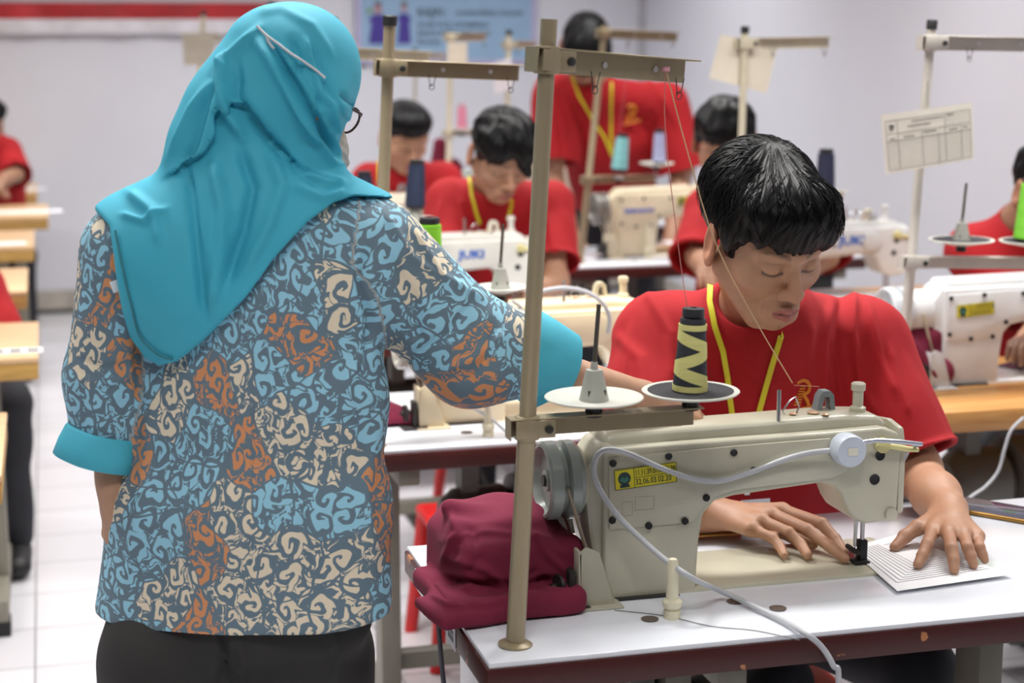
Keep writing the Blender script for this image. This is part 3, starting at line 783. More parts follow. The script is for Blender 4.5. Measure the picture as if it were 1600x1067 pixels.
S2 = pstand((584, 697), (609, 34), None, 'tan thread stand with black cap right beside the woman\'s shoulder', M_pole,
            ((602, 106), (813, 114), .0), ((596, 475), (796, 470), .0), [(672, 452, 0, .060, False, False), (782, 452, .0, .056, False, True)], r=.0135)
SR = pstand((1406, 600), (1456, 40), 3.55, 'grey-white thread stand at right holding the printed record card', M_polew,
            ((1450, 67), (1640, 70), .0), ((1418, 410), (1660, 412), .0), [(1502, 378, 0, .075, True, True), (1612, 380, 0, .075, True, False)], r=.0115)
SL = pstand((500, 534), (520, 34), 4.66, 'cream thread stand half behind the woman\'s headscarf, holding navy cones', M_polec,
            ((518, 82), (672, 90), .0), ((508, 352), (668, 352), .0), [(648, 344, 0, .056, False, True), (570, 330, .12, .056, False, False)], r=.013)
SW = pstand((1150, 500), (1164, 48), 4.7, 'cream thread stand with folded paper, behind the front man\'s head', M_polec,
            ((1164, 68), (1298, 66), .0), ((1156, 310), (1320, 306), .0), [(1288, 306, 0, .05, False, False)], r=.0115)
SC = pstand((906, 411), (945, 40), None, 'tan thread stand in front of the standing man, holding cyan and lilac cones', M_pole,
            ((943, 52), (1060, 58), .0), ((925, 281), (1026, 279), .0), [(1026, 257, 0, .064, False, False), (967, 276, .0, .018, False, False)], cap=False, r=.0125)
S6 = pstand((408, 440), (424, 8), 5.9, 'thread stand hidden by the headscarf, only its black cap above it', M_polec, ((424, 60), (520, 60), 0), r=.012)
S7 = pstand((699, 330), (704, 54), 7.1, 'far cream thread stand with pink cone and small tag', M_polec, ((704, 58), (760, 58), 0), ((702, 208), (752, 206), 0), [(722, 204, 0, .055, False, False)], r=.013)
S8 = pstand((789, 350), (795, 52), 7.3, 'far cream thread stand with white tag under the blue poster', M_polec, ((794, 70), (838, 70), 0), r=.013)
S9 = pstand((646, 330), (649, 80), 8.0, 'faint thread stand furthest back between two seated heads', M_polew, ((649, 86), (698, 88), 0), r=.012)
S10 = pstand((300, 340), (318, 22), 8.2, 'thread stand at far left beside the headscarf with beige cards', M_polec, ((316, 60), (345, 60), 0), r=.013)

# ------------------------------------------------------------------ thread cones
def cone(c, h, r0, r1, col, label, name, core=(40, 40, 44), tilt=0.0, bands=False):
    c = A(*c); t = empty('thread_cone', tuple(c), label, 'thread cone')
    m = mat(name, col, .6, var=.08, vscale=3, bump=.5, bscale=90, stretch=(1, 1, 14))
    MB().lathe([(r0*.9, 0), (r0*.95, .012), (r0*.75, .013), (r1*.75, h - .002), (r1*.9, h - .001), (r1*.88, h + .010), (r1*.3, h + .011), (r1*.3, h), (0, h)]).build('core', mat('core_%d_%d' % (core[0], core[2]), core, .5), t)
    n = 26; pr = [(r0*.8, .010)]
    for i in range(n + 1):
        f = i / n; pr.append((r0 + (r1 - r0) * f + (.0005 if i % 2 else 0), .010 + (h - .014) * f))
    pr.append((r1*.7, h - .003))
    th = MB().lathe(pr, n=32).build('thread_winding', m, t, angle=60)
    if bands:   # criss-cross yellow binding over black
        yb = mat('thread_yellow', (214, 208, 132), .7, bump=.5, bscale=120, stretch=(1, 1, 12)); mb = MB()
        N = 60
        for ph in (0,):
            for sgn in (1, -1):
                U = []; Dn = []
                for i in range(N * 2 + 1):
                    f = i / (N * 2); a = sgn * f * 1.55 * 2 * math.pi + ph - .2; z = .022 + (h - .044) * f
                    for lst, dz in ((U, .0085), (Dn, -.0085)):
                        zz = z + dz; rr = r0 + (r1 - r0) * (zz / h) + .0012
                        lst.append((rr*math.cos(a), rr*math.sin(a), zz))
                mb.strip(U, Dn)
        for z0 in (.016, h - .016):
            rr = r0 + (r1 - r0) * (z0 / h) + .0014; mb.lathe([(rr, -.004), (rr, .004)], (0, 0, z0))
        mb.build('yellow_binding', yb, th)
    t.rotation_euler = (0, tilt, 0)
    return t
def cpx(x, y, Y): return PY(x, y, Y)
Y1 = S1.location[1]; Y2 = S2.location[1]
cone(cpx(1077, 622, Y1), .118, .0245, .0175, (34, 36, 44), 'black cone criss-crossed with pale yellow thread, on the nearest stand', 'thread_black', bands=True, tilt=.03)
cone(cpx(672, 448, Y2), .132, .025, .0235, (134, 214, 40), 'bright green thread cone peeking behind the patterned sleeve', 'thread_green', core=(36, 36, 40))
cone(cpx(648, 326, 4.66), .125, .0285, .0225, (30, 44, 74), 'navy thread cone standing taller, left of the man with wavy fringe', 'thread_navy', tilt=.06)
cone(cpx(570, 322, 4.78), .088, .027, .022, (28, 38, 64), 'small navy thread cone just right of the headscarf', 'thread_navy2')
cone(cpx(967, 268, S_ := SC.location[1]), .126, .030, .023, (134, 204, 206), 'pale cyan thread cone before the standing man', 'thread_cyan', tilt=.10)
cone(cpx(1030, 256, S_), .115, .024, .019, (176, 184, 222), 'lilac and navy striped cone on a pale plate', 'thread_lilac')
cone(cpx(722, 203, 7.1), .10, .022, .018, (226, 142, 170), 'small pink thread cone in the far background', 'thread_pink', core=(210, 180, 190))
cone(cpx(1289, 304, 4.7), .125, .029, .024, (28, 34, 64), 'navy thread cone behind the front man\'s head', 'thread_navy3')
cone(cpx(1612, 378, 3.55), .14, .042, .030, (130, 216, 60), 'bright green thread cone cut by the right edge of the photo', 'thread_green2')
# spindle pin above the navy cone
# threads
def thread(pts, label, col=(196, 160, 120), r=.0009):
    tag(MB().tube(smooth_path(pts, 4), r, 5).build('thread', mat('thr_%d' % col[0], col, .7)), label, 'thread')
ze = PY(1040, 108, Y1 + .08)
thread([PY(1077, 500, Y1), PY(1062, 400, Y1 + .03), PY(1040, 210, Y1 + .06), ze], 'thin thread from the black and yellow cone up to the guide arm', (190, 120, 110), .0007)
thread([ze, PY(1075, 240, 2.32), PY(1118, 380, 2.34), PY(1180, 500, 2.36), PY(1238, 598, 2.41)], 'tan thread slanting down past the front man\'s face to his machine', (206, 170, 128), .0010)
thread([PY(1241, 602, 2.41), PY(1262, 603, 2.43), PY(1280, 604, 2.44)], 'short thread between the guide pins on top of the nearest machine', (196, 130, 110), .0006)
tag(MB().lathe([(.006, 0), (.006, .006), (0, .006)], tuple(ze - A(0, 0, .003))).build('thread_knot', mat('knot_pink', (214, 150, 160), .6)), 'small pink thread guide knob at the nearest guide arm', 'knob')
thread([PY(967, 208, S_), PY(975, 150, S_), PY(980, 62, S_)], 'faint thread rising from the cyan cone', (170, 130, 140))
thread([PY(1455, 75, 3.55), PY(1450, 130, 3.54), PY(1449, 165, 3.53)], 'string tied to the record card on the right stand', (130, 128, 128))
# T1 loose thread on the table
thread([PZ(960, 953, .7615), PZ(1040, 962, .7615), PZ(1110, 978, .7615), PZ(1180, 985, .7615), PZ(1250, 1000, .7615)], 'loose grey thread lying on the nearest table', (120, 118, 120), .0007)

# ------------------------------------------------------------------ cards and papers
M_card = mat('card_cream', (240, 235, 220), .6, var=.04, vscale=9)
M_cardp = mat('card_pale', (222, 214, 196), .65, var=.05, vscale=9)
def card(pts, Y, th, name, label, m):
    P = [PY(x, y, Y) for x, y in pts]; c = sum(P) / 4
    t = empty(name, tuple(c), label, 'card')
    bow = []
    n = 9; V = []
    for j in range(2):
        for k in range(n):
            f = k / (n - 1)
            p = P[0]*(1-f) + P[1]*f if j == 0 else P[3]*(1-f) + P[2]*f
            V.append(p - c + A(0, -.004 * math.sin(f * math.pi) , 0))
    V2 = [v + A(0, th, 0) for v in V]
    mb = MB().add(V, [(k, k+1, n+k+1, n+k) for k in range(n-1)])
    mb.add(V2, [(k, n+k, n+k+1, k+1) for k in range(n-1)])
    o = mb.build('sheet', m, t, angle=60)
    return t, P, c
t, P, c = card([(1376, 180), (1519, 160), (1522, 248), (1384, 272)], 3.52, .0006, 'record_card', 'printed form card tied to the grey-white stand at right', M_card)
ux = (P[1] - P[0]); uz = (P[3] - P[0]); Wd = np.linalg.norm(ux); Hd = np.linalg.norm(uz)
def cq(u, v): return P[0]*(1-u)*(1-v) + P[1]*u*(1-v) + P[2]*u*v + P[3]*(1-u)*v - c + A(0, -.0012 - .004 * math.sin(u * math.pi), 0)
mb = MB()
def ln(u0, v0, u1, v1, w=.0007):
    n = 8
    a = [cq(u0 + (u1-u0)*k/n, v0 + (v1-v0)*k/n) for k in range(n+1)]; d = nrm(cq(u1, v1) - cq(u0, v0)); s = A(-d[2], 0, d[0]) * w
    mb.strip([x + s for x in a], [x - s for x in a])
for v in [.12, .95]: ln(.04, v, .97, v)
for v in np.linspace(.47, .95, 10): ln(.04, v, .97, v, .0004)
ln(.16, .36, .97, .36, .0004); ln(.04, .47, .97, .47, .0009); ln(.04, .34, .97, .34, .0004)
for v in (.18, .24, .30): ln(.68, v, .97, v, .0003)
for u, v0 in [(.04, .12), (.16, .12), (.42, .34), (.60, .42), (.68, .12), (.86, .36), (.97, .12)]: ln(u, v0, u, .95, .0005)
for (u0, v, u1) in [(.27, .25, .52), (.32, .17, .66), (.22, .42, .34), (.07, .43, .13), (.70, .15, .78), (.72, .415, .82), (.88, .41, .94), (.44, .39, .58)]: ln(u0, v, u1, v, .0012)
mb.build('printed_form', mat('print_grey', (110, 104, 100), .6), t)
mb = MB(); o_ = cq(.10, .23)
mb.add([o_ + A(.007*math.cos(a), 0, .0055*math.sin(a)) for a in np.linspace(0, math.pi, 9)], [tuple(range(9))]); mb.add([o_ + A(x, 0, z) for x, z in ((-.005, -.002), (.005, -.002), (.004, -.006), (-.004, -.006))], [(0, 1, 2, 3)])
mb.build('printed_crest', M_ink, t)
card([(1126, 54), (1215, 72), (1198, 146), (1108, 122)], 4.713, .0008, 'paper_card', 'blank aged paper hanging behind the cream pole', M_cardp)
card([(699, 66), (730, 66), (730, 100), (699, 98)], 7.08, .0008, 'paper_tag', 'small grey tag on the far stand with the pink cone', M_cardp)
card([(771, 98), (799, 90), (800, 140), (772, 146)], 7.28, .0008, 'paper_tag', 'white tag on the far stand under the poster', M_paper)
card([(284, 52), (340, 50), (330, 100), (288, 102)], 8.17, .0008, 'paper_card', 'beige cards hanging left of the headscarf', mat('card_tan', (206, 200, 184), .6))
# sheet being sewn under the foot
cen = PZ(1450, 878, .7670)
sh = [PZ(1325, 855, .7690), PZ(1400, 836, .7690), PZ(1582, 897, .7665), PZ(1402, 923, .7665)]
t = empty('practice_sheet', tuple(cen), 'white practice sheet with nested pencil lines under the front man\'s fingers', 'paper')
V = [p - cen for p in sh]; V2 = [v - A(0, 0, .0006) for v in V]
MB().add(V + V2, [(0, 1, 2, 3), (7, 6, 5, 4), (0, 4, 5, 1), (1, 5, 6, 2), (2, 6, 7, 3), (3, 7, 4, 0)]).build('sheet', mat('sheet_white', (240, 240, 243), .5, var=.005), t)
def sq(u, v):
    a, b, c_, d = V; return a*(1-u)*(1-v) + b*u*(1-v) + c_*u*v + d*(1-u)*v + A(0, 0, .0004)
mb = MB()
def sl(p, q):
    a = sq(*p); b = sq(*q); d = nrm(b - a); s = np.cross(d, A(0, 0, 1)) * .0006; mb.add([a - s, b - s, b + s, a + s], [(0, 1, 2, 3)])
for k in range(9):
    o_ = .07 + k*.05; sl((o_, .08), (o_, .9 - o_*.75)); sl((o_, .9 - o_*.75), (.97 - o_*.2, .9 - o_*.75))
for k in range(5): sl((.55 + k*.04, .12 + k*.03), (.98, .12 + k*.05))
mb.build('pencil_lines', mat('pencil', (96, 98, 106), .7), t)
# brown folder edge on the bed
MB().box((0, 0, 0), (.05, .05, .002)).build('x', M_wood) if False else None
q = PZ(1105, 835, .77)
o = MB().prism([(0, 0), (.16, -.01), (.14, .12), (.0, .10)], 0, .003, plane='xy').build('card_offcut', mat('offcut_orange', (206, 156, 84), .6), loc=(q[0] - .06, q[1] + .0, .7672)); tag(o, 'orange-brown card offcut on the machine bed behind the pillar', 'card')
# smartphone
def phone(px, label, m_body, L=.155, W=.075, rz=0., z=.7605):
    q = PZ(*px); t = empty('smartphone', (q[0], q[1], z), label, 'phone', rz=rz)
    MB().box((-W/2, -L/2, 0), (W/2, L/2, .008)).build('body', m_body, t, bevel=.0035, seg=3)
    MB().box((-W/2 + .003, -L/2 + .003, .0078), (W/2 - .003, L/2 - .003, .0086)).build('screen', mat('screen_glass', (70, 70, 84), .06, var=.0, spec=.8), t, bevel=.0003)
phone((1566, 803), 'gold-edged smartphone lying dark on the nearest table by the hand', mat('phone_gold', (140, 104, 46), .3, .6), L=.175, W=.085, rz=math.radians(38))
phone((1597, 573), 'dark blue smartphone on the orange wood table', mat('phone_blue', (18, 56, 76), .3), rz=math.radians(-60))
q = PZ(1560, 588); sheet_on(q[0] + .02, q[1] + .03, .26, .12, 'white paper under the machine on the orange wood table', .1)
q = PZ(1085, 383); sheet_on(q[0] + .05, q[1] - .05, .34, .2, 'white papers on the table of the beige machine', .05, z=.774)
for i, (x, y) in enumerate([(1022, 392), (1078, 394)]):
    q = PZ(x, y); o = MB().box((-.05, -.03, 0), (.05, .03, .006)).build('wood_block', M_dwood, loc=(q[0] + .06, q[1] + .02, .7668)); tag(o, 'small orange-brown wooden strip %s on the bed of the beige machine' % ('left' if i == 0 else 'right'), 'block')
q = PZ(1600, 800)
sheet_on(1.80 - .02, 2.64, .12, .10, 'white paper corner behind the gold smartphone', .0)
# stickers taped to the left edge of the nearest table
for i, (y, z, w, h) in enumerate([(2.60, .72, .07, .03), (2.38, .715, .055, .034)]):
    o = MB().box((-.0012, -w/2, -h), (0, w/2, h*.0 + .0)).build('edge_label', M_paper, loc=(.5445, y, z + .03)); tag(o, 'white printed label taped on the nearest table\'s left edge, %s one' % ('farther' if i == 0 else 'nearer'), 'label')
    MB().box((-.0018, -w*.3, -h*.7), (-.0012, w*.3, -h*.45)).box((-.0018, -w*.3, -h*.35), (-.0012, w*.1, -h*.2)).build('print', M_ink, o)
# clear plastic sleeve sheets hanging under the left end of the nearest table
o = MB().box((0, -.14, 0), (.002, .14, .2)).build('plastic_sleeve', mat('sleeve_grey', (206, 206, 212), .3), loc=(.60, 2.42, .515)); tag(o, 'pale plastic sleeve hanging under the nearest table\'s left end', 'sleeve')
tag(MB().tube(smooth_path([(.575, 2.62, .70), (.565, 2.5, .55), (.57, 2.38, .42), (.6, 2.3, .3), (.75, 2.4, .16), (.88, 2.45, .16)]), .004, 8).build('power_cable', mat('cable_dark', (70, 68, 76), .5)), 'dark cable hanging under the nearest table\'s left end', 'cable')
# red plastic stools
M_redp = mat('red_plastic', (196, 26, 26), .35)
def stool(X, Y, label, h=.36):
    t = empty('plastic_stool', (X, Y, 0), label, 'stool')
    MB().box((-.15, -.15, h - .03), (.15, .15, h)).build('seat', M_redp, t, bevel=.015, seg=3)
    for sx in (-1, 1):
        for sy in (-1, 1):
            MB().tube([(sx*.125, sy*.125, h - .02), (sx*.16, sy*.16, 0)], [.022, .018], 10).build('leg', M_redp, t)
    MB().box((-.14, -.145, .2), (.14, -.135, .24)).box((-.14, .135, .2), (.14, .145, .24)).build('brace', M_redp, t)
stool(1.30, 3.02, 'red plastic stool under the front man')
stool(1.05, 4.22, 'red plastic stool seen below the second table, left one')
stool(1.40, 5.46, 'red plastic stool under the man with wavy fringe')
# ------------------------------------------------------------------ people
def skin_mat(name, rough=.5):
    m = mat(name, (200, 150, 120), rough, var=.03, vscale=60, bump=.12, bscale=500, attr='col')
    b = m.node_tree.nodes['Principled BSDF']
    b.inputs['Subsurface Weight'].default_value = .06
    b.inputs['Subsurface Radius'].default_value = (.012, .005, .003)
    b.inputs['Subsurface Scale'].default_value = .5
    return m
M_skin = skin_mat('skin')
M_hair = mat('hair_black', (12, 12, 14), .40, var=.1, spec=.16)
M_shirt = mat('cotton_red', (166, 11, 22), .85, var=.03, bump=.25, bscale=700, sheen=.0)
M_lany = mat('lanyard_yellow', (214, 206, 40), .55, var=.03)
M_trou = mat('trousers_dark', (34, 35, 42), .8, var=.08)
M_shoe = mat('shoe_black', (22, 22, 24), .5)
M_logo = mat('logo_orange', (216, 132, 30), .6)
LOG = []

def head_prims(eyes=True, jaw=1.0):
    P = [ell((0, .008, .035), (.074, .092, .078), k=.02),
         ell((0, -.026, -.02), (.062, .062, .082), k=.03)]
    for s in (-1, 1):
        P += [cap((s*.054, .008, -.045), (s*.020*jaw, -.060, -.098), .020, .017, k=.028),
              sph((s*.042, -.054, -.028), .024, k=.022),
              cap((s*.046, -.066, .020), (s*.012, -.083, .018), .010, k=.014)]
    P += [sph((0, -.068, -.098), .018, k=.02),
          cap((0, -.084, .010), (0, -.104, -.030), .0065, .0105, k=.011),
          sph((0, -.105, -.036), .0118, k=.008)]
    for s in (-1, 1):
        P += [sph((s*.0135, -.096, -.040), .0085, k=.007),
              ell((s*.032, -.098, -.002), (.018, .013, .011), k=.012, op='s'),
              sph((s*.031, -.0765, -.001), .0135, k=.004),
              cap((s*.017, -.0905, -.0075), (s*.043, -.0865, -.0075), .0012, k=.003, op='s')]
    P += [ell((0, -.080, -.072), (.030, .014, .022), k=.014)]
    for s in (-1, 1):
        P += [cap((s*.022, -.0880, -.0708), (s*.004, -.0970, -.0665), .0036, .0056, k=.005),
              cap((s*.018, -.089, -.0765), (0, -.0962, -.0788), .0045, .0070, k=.005),
              sph((s*.006, -.107, -.0475), .0032, k=.003, op='s')]
    P += [cap((-.019, -.096, -.0725), (.019, -.096, -.0725), .0012, k=.0025, op='s')]
    for s in (-1, 1):
        Re = rotz(s * .35) @ rotx(-.15)
        P += [ell((s*.083, .014, -.008), (.009, .022, .036), Re, k=.006),
              ell((s*.092, .010, -.004), (.008, .013, .024), Re, k=.004, op='s'),
              ell((s*.085, .006, -.030), (.006, .010, .010), Re, k=.005)]
    return P
def head_cols(V, c, R, s, base, browd=.55, lipc=None):
    """skin tint: lips, brows, lash lines, ears, painted crease shade"""
    L = ((V - c) @ R) / s; n = len(V)
    C = np.tile(A(*base), (n, 1)); x, y, z = L[:, 0], L[:, 1], L[:, 2]; ax = np.abs(x)
    front = y < -.055
    lip = A(.37, .10, .09) if lipc is None else A(*lipc)
    # lips as two soft lens shapes
    e = (x / .0240) ** 2 + ((z + .0735) / (.0115)) ** 2
    m = np.clip((1 - e) * 3, 0, 1) * front * (y < -.085); C = C * (1 - m[:, None]*.85) + lip * m[:, None]*.85
    m = np.exp(-((z + .0725) / .0014) ** 2) * (ax < .021) * front * (y < -.082); C = C * (1 - m[:, None]*.7) + A(.08, .02, .02) * m[:, None]*.7  # dark line paints the shade where the lips meet
    # brows
    zc = .0205 - .0 + .006 * np.sin(np.clip((ax - .012) / .038, 0, 1) * 2.4); wd = .0042 * np.clip(1.25 - (ax - .014) / .045, .3, 1)
    m = np.exp(-((z - zc) / wd) ** 2) * np.clip((ax - .011) / .004, 0, 1) * np.clip((.052 - ax) / .006, 0, 1) * front
    C = C * (1 - m[:, None]*browd) + A(.02, .015, .012) * m[:, None]*browd
    # lashes of lowered lids
    zl = -.0075 - .0030 * (1 - ((ax - .031) / .015) ** 2)
    m = np.exp(-((z - zl) / .0026) ** 2) * (np.abs(ax - .031) < .0160) * front
    C = C * (1 - m[:, None]*.9) + A(.012, .009, .009) * m[:, None]*.9
    # faint shade of the upper lid fold, darkened into the skin tint
    zl = .0075 + .002 * (1 - ((ax - .031) / .016) ** 2)
    m = np.exp(-((z - zl) / .0012) ** 2) * (np.abs(ax - .031) < .014) * front
    C = C * (1 - m[:, None]*.25)
    m = np.clip((ax - .076) / .006, 0, 1) * (z < .04) * (z > -.06) * (y > -.02) * (y < .05); C = C * (1 - m[:, None]*.5) + C * A(1.15, .82, .78) * m[:, None]*.5
    m = np.exp(-((x) ** 2 + (z + .035) ** 2) / .018 ** 2) * front; C = C * (1 + m[:, None] * A(.05, -.03, -.04))
    return C, L

def hand_prims(w, M, F, r=.0092, th=None, pr=.013):
    """w wrist; M four knuckles (index..little); F four chains of points; th thumb chain"""
    P = []
    w = A(*w); cm = sum(A(*m) for m in M) / 4
    for m in M: P.append(cap(w * .8 + A(*m) * .2, m, pr * 1.15, pr * .92, k=.014))
    P.append(cap(w, (w + cm) / 2, pr * 1.5, pr * 1.3, k=.02))
    for i, ch in enumerate(F):
        pts = [A(*M[i])] + [A(*q) for q in ch]; rr = r * (1.0, 1.03, .98, .86)[i]
        rs = [rr * 1.12, rr * 1.04, rr * .95, rr * .80]
        for j in range(len(pts) - 1):
            P.append(cap(pts[j], pts[j+1], rs[j], rs[j+1], k=.0035 if j else .007))
    if th is not None:
        pts = [A(*q) for q in th]; rs = [r*1.7, r*1.35, r*1.15, r*.92]
        for j in range(len(pts) - 1): P.append(cap(pts[j], pts[j+1], rs[j], rs[j+1], k=.006 if j else .016))
    return P
def auto_hand(w, d, up, side, s=1.0, curl=.6):
    """relaxed hand: d forward, up = back of hand, side = +1 when the thumb lies along +cross(d, up)"""
    w = A(*w); d = nrm(d); up = nrm(up - d * (A(*up) @ d)); l = np.cross(d, up) * side; M = []; Fg = []
    for i, (o, L, fl) in enumerate([(.026, .092, .072), (.008, .095, .078), (-.010, .090, .072), (-.027, .082, .058)]):
        m = w + d * L * s + l * o * s + up * (.006 if i in (1, 2) else 0); M.append(m); ch = []; p = m; a = 0; dd = nrm(d + l * o * 1.5)
        for f, c in ((.45, .5), (.30, .8), (.25, .6)):
            a += c * curl; p = p + (dd * math.cos(a) - up * math.sin(a)) * fl * f * s; ch.append(p)
        Fg.append(ch)
    t0 = w + d * .02 * s + l * .018 * s - up * .006; t1 = t0 + (d * .6 + l * .7 - up * .25) * .042 * s; t2 = t1 + (d * .9 + l * .25 - up * .3) * .032 * s; t3 = t2 + (d - up * .4) * .024 * s
    return hand_prims(w, M, Fg, .0088 * s, (t0, t1, t2, t3), .0125 * s)

def hair_local(style):
    zf = {'fringe': .018, 'wavy': .012, 'short': .044, 'crop': .034, 'down': -.02}[style]
    e = [ell((0, .014, .040), (.083, .099, .084), k=.02)]
    if style == 'fringe':
        e += [ell((0, -.052, .052), (.074, .046, .044), k=.025), ell((-.006, -.050, .086), (.078, .056, .034), k=.03),
              ell((.055, -.030, .042), (.034, .052, .040), k=.02), ell((-.060, -.022, .030), (.026, .045, .045), k=.02),
              ell((0, .05, .06), (.085, .075, .075), k=.03)]
    if style == 'wavy':
        e += [ell((0, -.02, .08), (.086, .085, .048), k=.03), ell((.034, -.072, .052), (.045, .030, .040), rotz(.3), k=.02),
              cap((.022, -.085, .06), (.046, -.094, .004), .020, .011, k=.014), ell((-.052, -.045, .055), (.032, .045, .04), k=.02)]
    if style == 'down': e += [ell((0, -.035, .045), (.080, .070, .075), k=.03), ell((0, -.06, .01), (.066, .045, .05), k=.03)]
    if style in ('short', 'crop'):
        e += [ell((0, -.02, .075), (.080, .078, .046), k=.03)]
    def lim(p):
        x, y, z = p[:, 0], p[:, 1], p[:, 2]
        q = np.interp(y, [-.2, -.05, -.028, -.012, .004, .03, .10], [zf, zf, -.022, -.034, .012, -.010, -.070])
        if style in ('short', 'crop', 'down'): q = np.interp(y, [-.2, -.05, -.028, -.012, .004, .03, .10], [zf, zf, .0, -.016, .016, -.005, -.055])
        wob = .005 * np.sin(x * 260 + 1) + .004 * np.sin(x * 610 + y * 300)
        if style == 'fringe': wob = wob + .016 * np.clip(x / .06, -1, 1) * (y < -.03) * -1 + .004
        if style == 'wavy': wob = wob - .05 * np.exp(-((x - .040) / .022) ** 2) * (y < -.03) + .050 * np.exp(-((x + .008) / .018) ** 2) * (y < -.03)
        return q + wob - z
    e.append(Prim(lim, k=.008, op='i'))
    # leave the face and the ears free
    if style != 'down': e.append(ell((0, -.062, -.052), (.066, .075, .062), k=.006, op='s'))
    for s in (-1, 1): e.append(ell((s*.089, .010, -.012), (.024, .030, .038), k=.006, op='s'))
    return e
def make_hair(parent, c, R, s, style, h=.0028, strands=0, seed=1):
    pr = xform(hair_local(style), c, R, s)
    rr = .17 * s
    V, Q = surface(pr, h, c - rr, c + rr)
    L = ((V - c) @ R) / s; N = vnormals(V, Q)
    wx, wy = .01, .052
    az = np.arctan2(L[:, 0] - wx, -(L[:, 1] - wy)); el = np.arctan2(L[:, 2] - .03, np.hypot(L[:, 0] - wx, L[:, 1] - wy))
    r = np.random.RandomState(seed); D = 0
    for fq, am in ((9, .8), (17, .8), (31, .7), (53, .6), (83, .5)):
        D = D + am * np.sin(az * fq + r.uniform(0, 6) + 1.6 * np.sin(el * 3 + r.uniform(0, 6)) + .8*np.sin(az*5))
    D *= .0009 * (1.0 if style != 'wavy' else 1.6)
    if style in ('wavy', 'short'): D = D + .003 * waves(V, 14, 6, seed)
    pole = np.clip((np.hypot(L[:, 0] - wx, L[:, 1] - wy) - .006) / .03, 0, 1)
    V = V + N * (D * pole)[:, None] * s
    o = mesh_obj('hair', V, Q, M_hair, parent)
    if strands:
        mb = MB(); off = np.array(parent.location)
        for i in range(strands):
            a0 = r.uniform(-math.pi, math.pi); e0 = r.uniform(.25, 1.25); ln_ = r.uniform(.35, .9); pts = []; rs = []
            n = 7; tw = r.uniform(-.25, .25); lift = r.uniform(.0002, .0022)
            for j in range(n):
                f = j / (n - 1); a = a0 + tw * f + .12 * math.sin(f * 3 + i); e = e0 - ln_ * f
                dl = A(math.sin(a) * math.cos(e), -math.cos(a) * math.cos(e), math.sin(e))
                # step out to the hair surface along the ray from inside
                o0 = c + R @ (A(0, .012, .035) * s); dw = R @ dl; t = .05 * s
                for _ in range(14):
                    v = field(pr, (o0 + dw * t)[None])[0]
                    if v > -.0004: break
                    t += -v * .9 + .0005
                pts.append(o0 + dw * (t + (lift + .003 * f * f) * s) - off); rs.append((.0007 * math.sin(math.pi * min(.98, f * .8 + .15))) * s + .00015)
            # skip strands that would hang over the bare face
            Le = ((pts[-1] + off - c) @ R) / s
            if Le[2] < .012 or (Le[1] < -.05 and Le[2] < .03): continue
            mb.tube(pts, rs, 4)
        mb.build('hair_strands', M_hair, parent)
    return o
def lanyard(parent, prims, pts, w=.0095, name='lanyard', lift=.0085):
    """ribbon draped on the clothing along photo pixels"""
    P = []
    pts = [tuple(A(*a) + (A(*b) - A(*a)) * k / 4) for a, b in zip(pts[:-1], pts[1:]) for k in range(4)] + [pts[-1]]
    for q in pts:
        if len(q) == 3: P.append(PY(*q)); continue
        m = march(prims, q[0], q[1], lift=lift)
        if m is not None: P.append(m)
    if len(P) < 2: LOG.append('lanyard miss'); return
    P = smooth_path(P, 4); off = np.array(parent.location); U = []; D_ = []
    for i, p in enumerate(P):
        d = nrm(P[min(i+1, len(P)-1)] - P[max(i-1, 0)]); s = nrm(np.cross(d, FW)) * w * .5
        U.append(p - s - off); D_.append(p + s - off)
    n = len(P); b = A(0, 0.0012, 0)
    mb = MB().strip(U, D_); mb.strip([u + b for u in U], [d + b for d in D_])
    return mb.build(name, M_lany, parent, angle=80)

def sleeve(a, b, cut, r0, r1, **kw):
    a = A(*a); b = A(*b); d = nrm(b - a); c = a + d * cut
    f0 = cap(a, c + d * .02, r0, r1).f
    return Prim(lambda p: np.maximum(f0(p), (p - c) @ d), **kw), c, d
def torus(c, n, R, r, lat=None, e=1.0, **kw):
    c = A(*c); n = nrm(n)
    def f(p):
        q = p - c; h = q @ n; w = q - h[:, None] * n
        if lat is not None:
            wl = w @ lat; w = w + (wl * (1 / e - 1))[:, None] * lat
        return np.hypot(np.linalg.norm(w, axis=1) - R, h) - r
    return Prim(f, **kw)

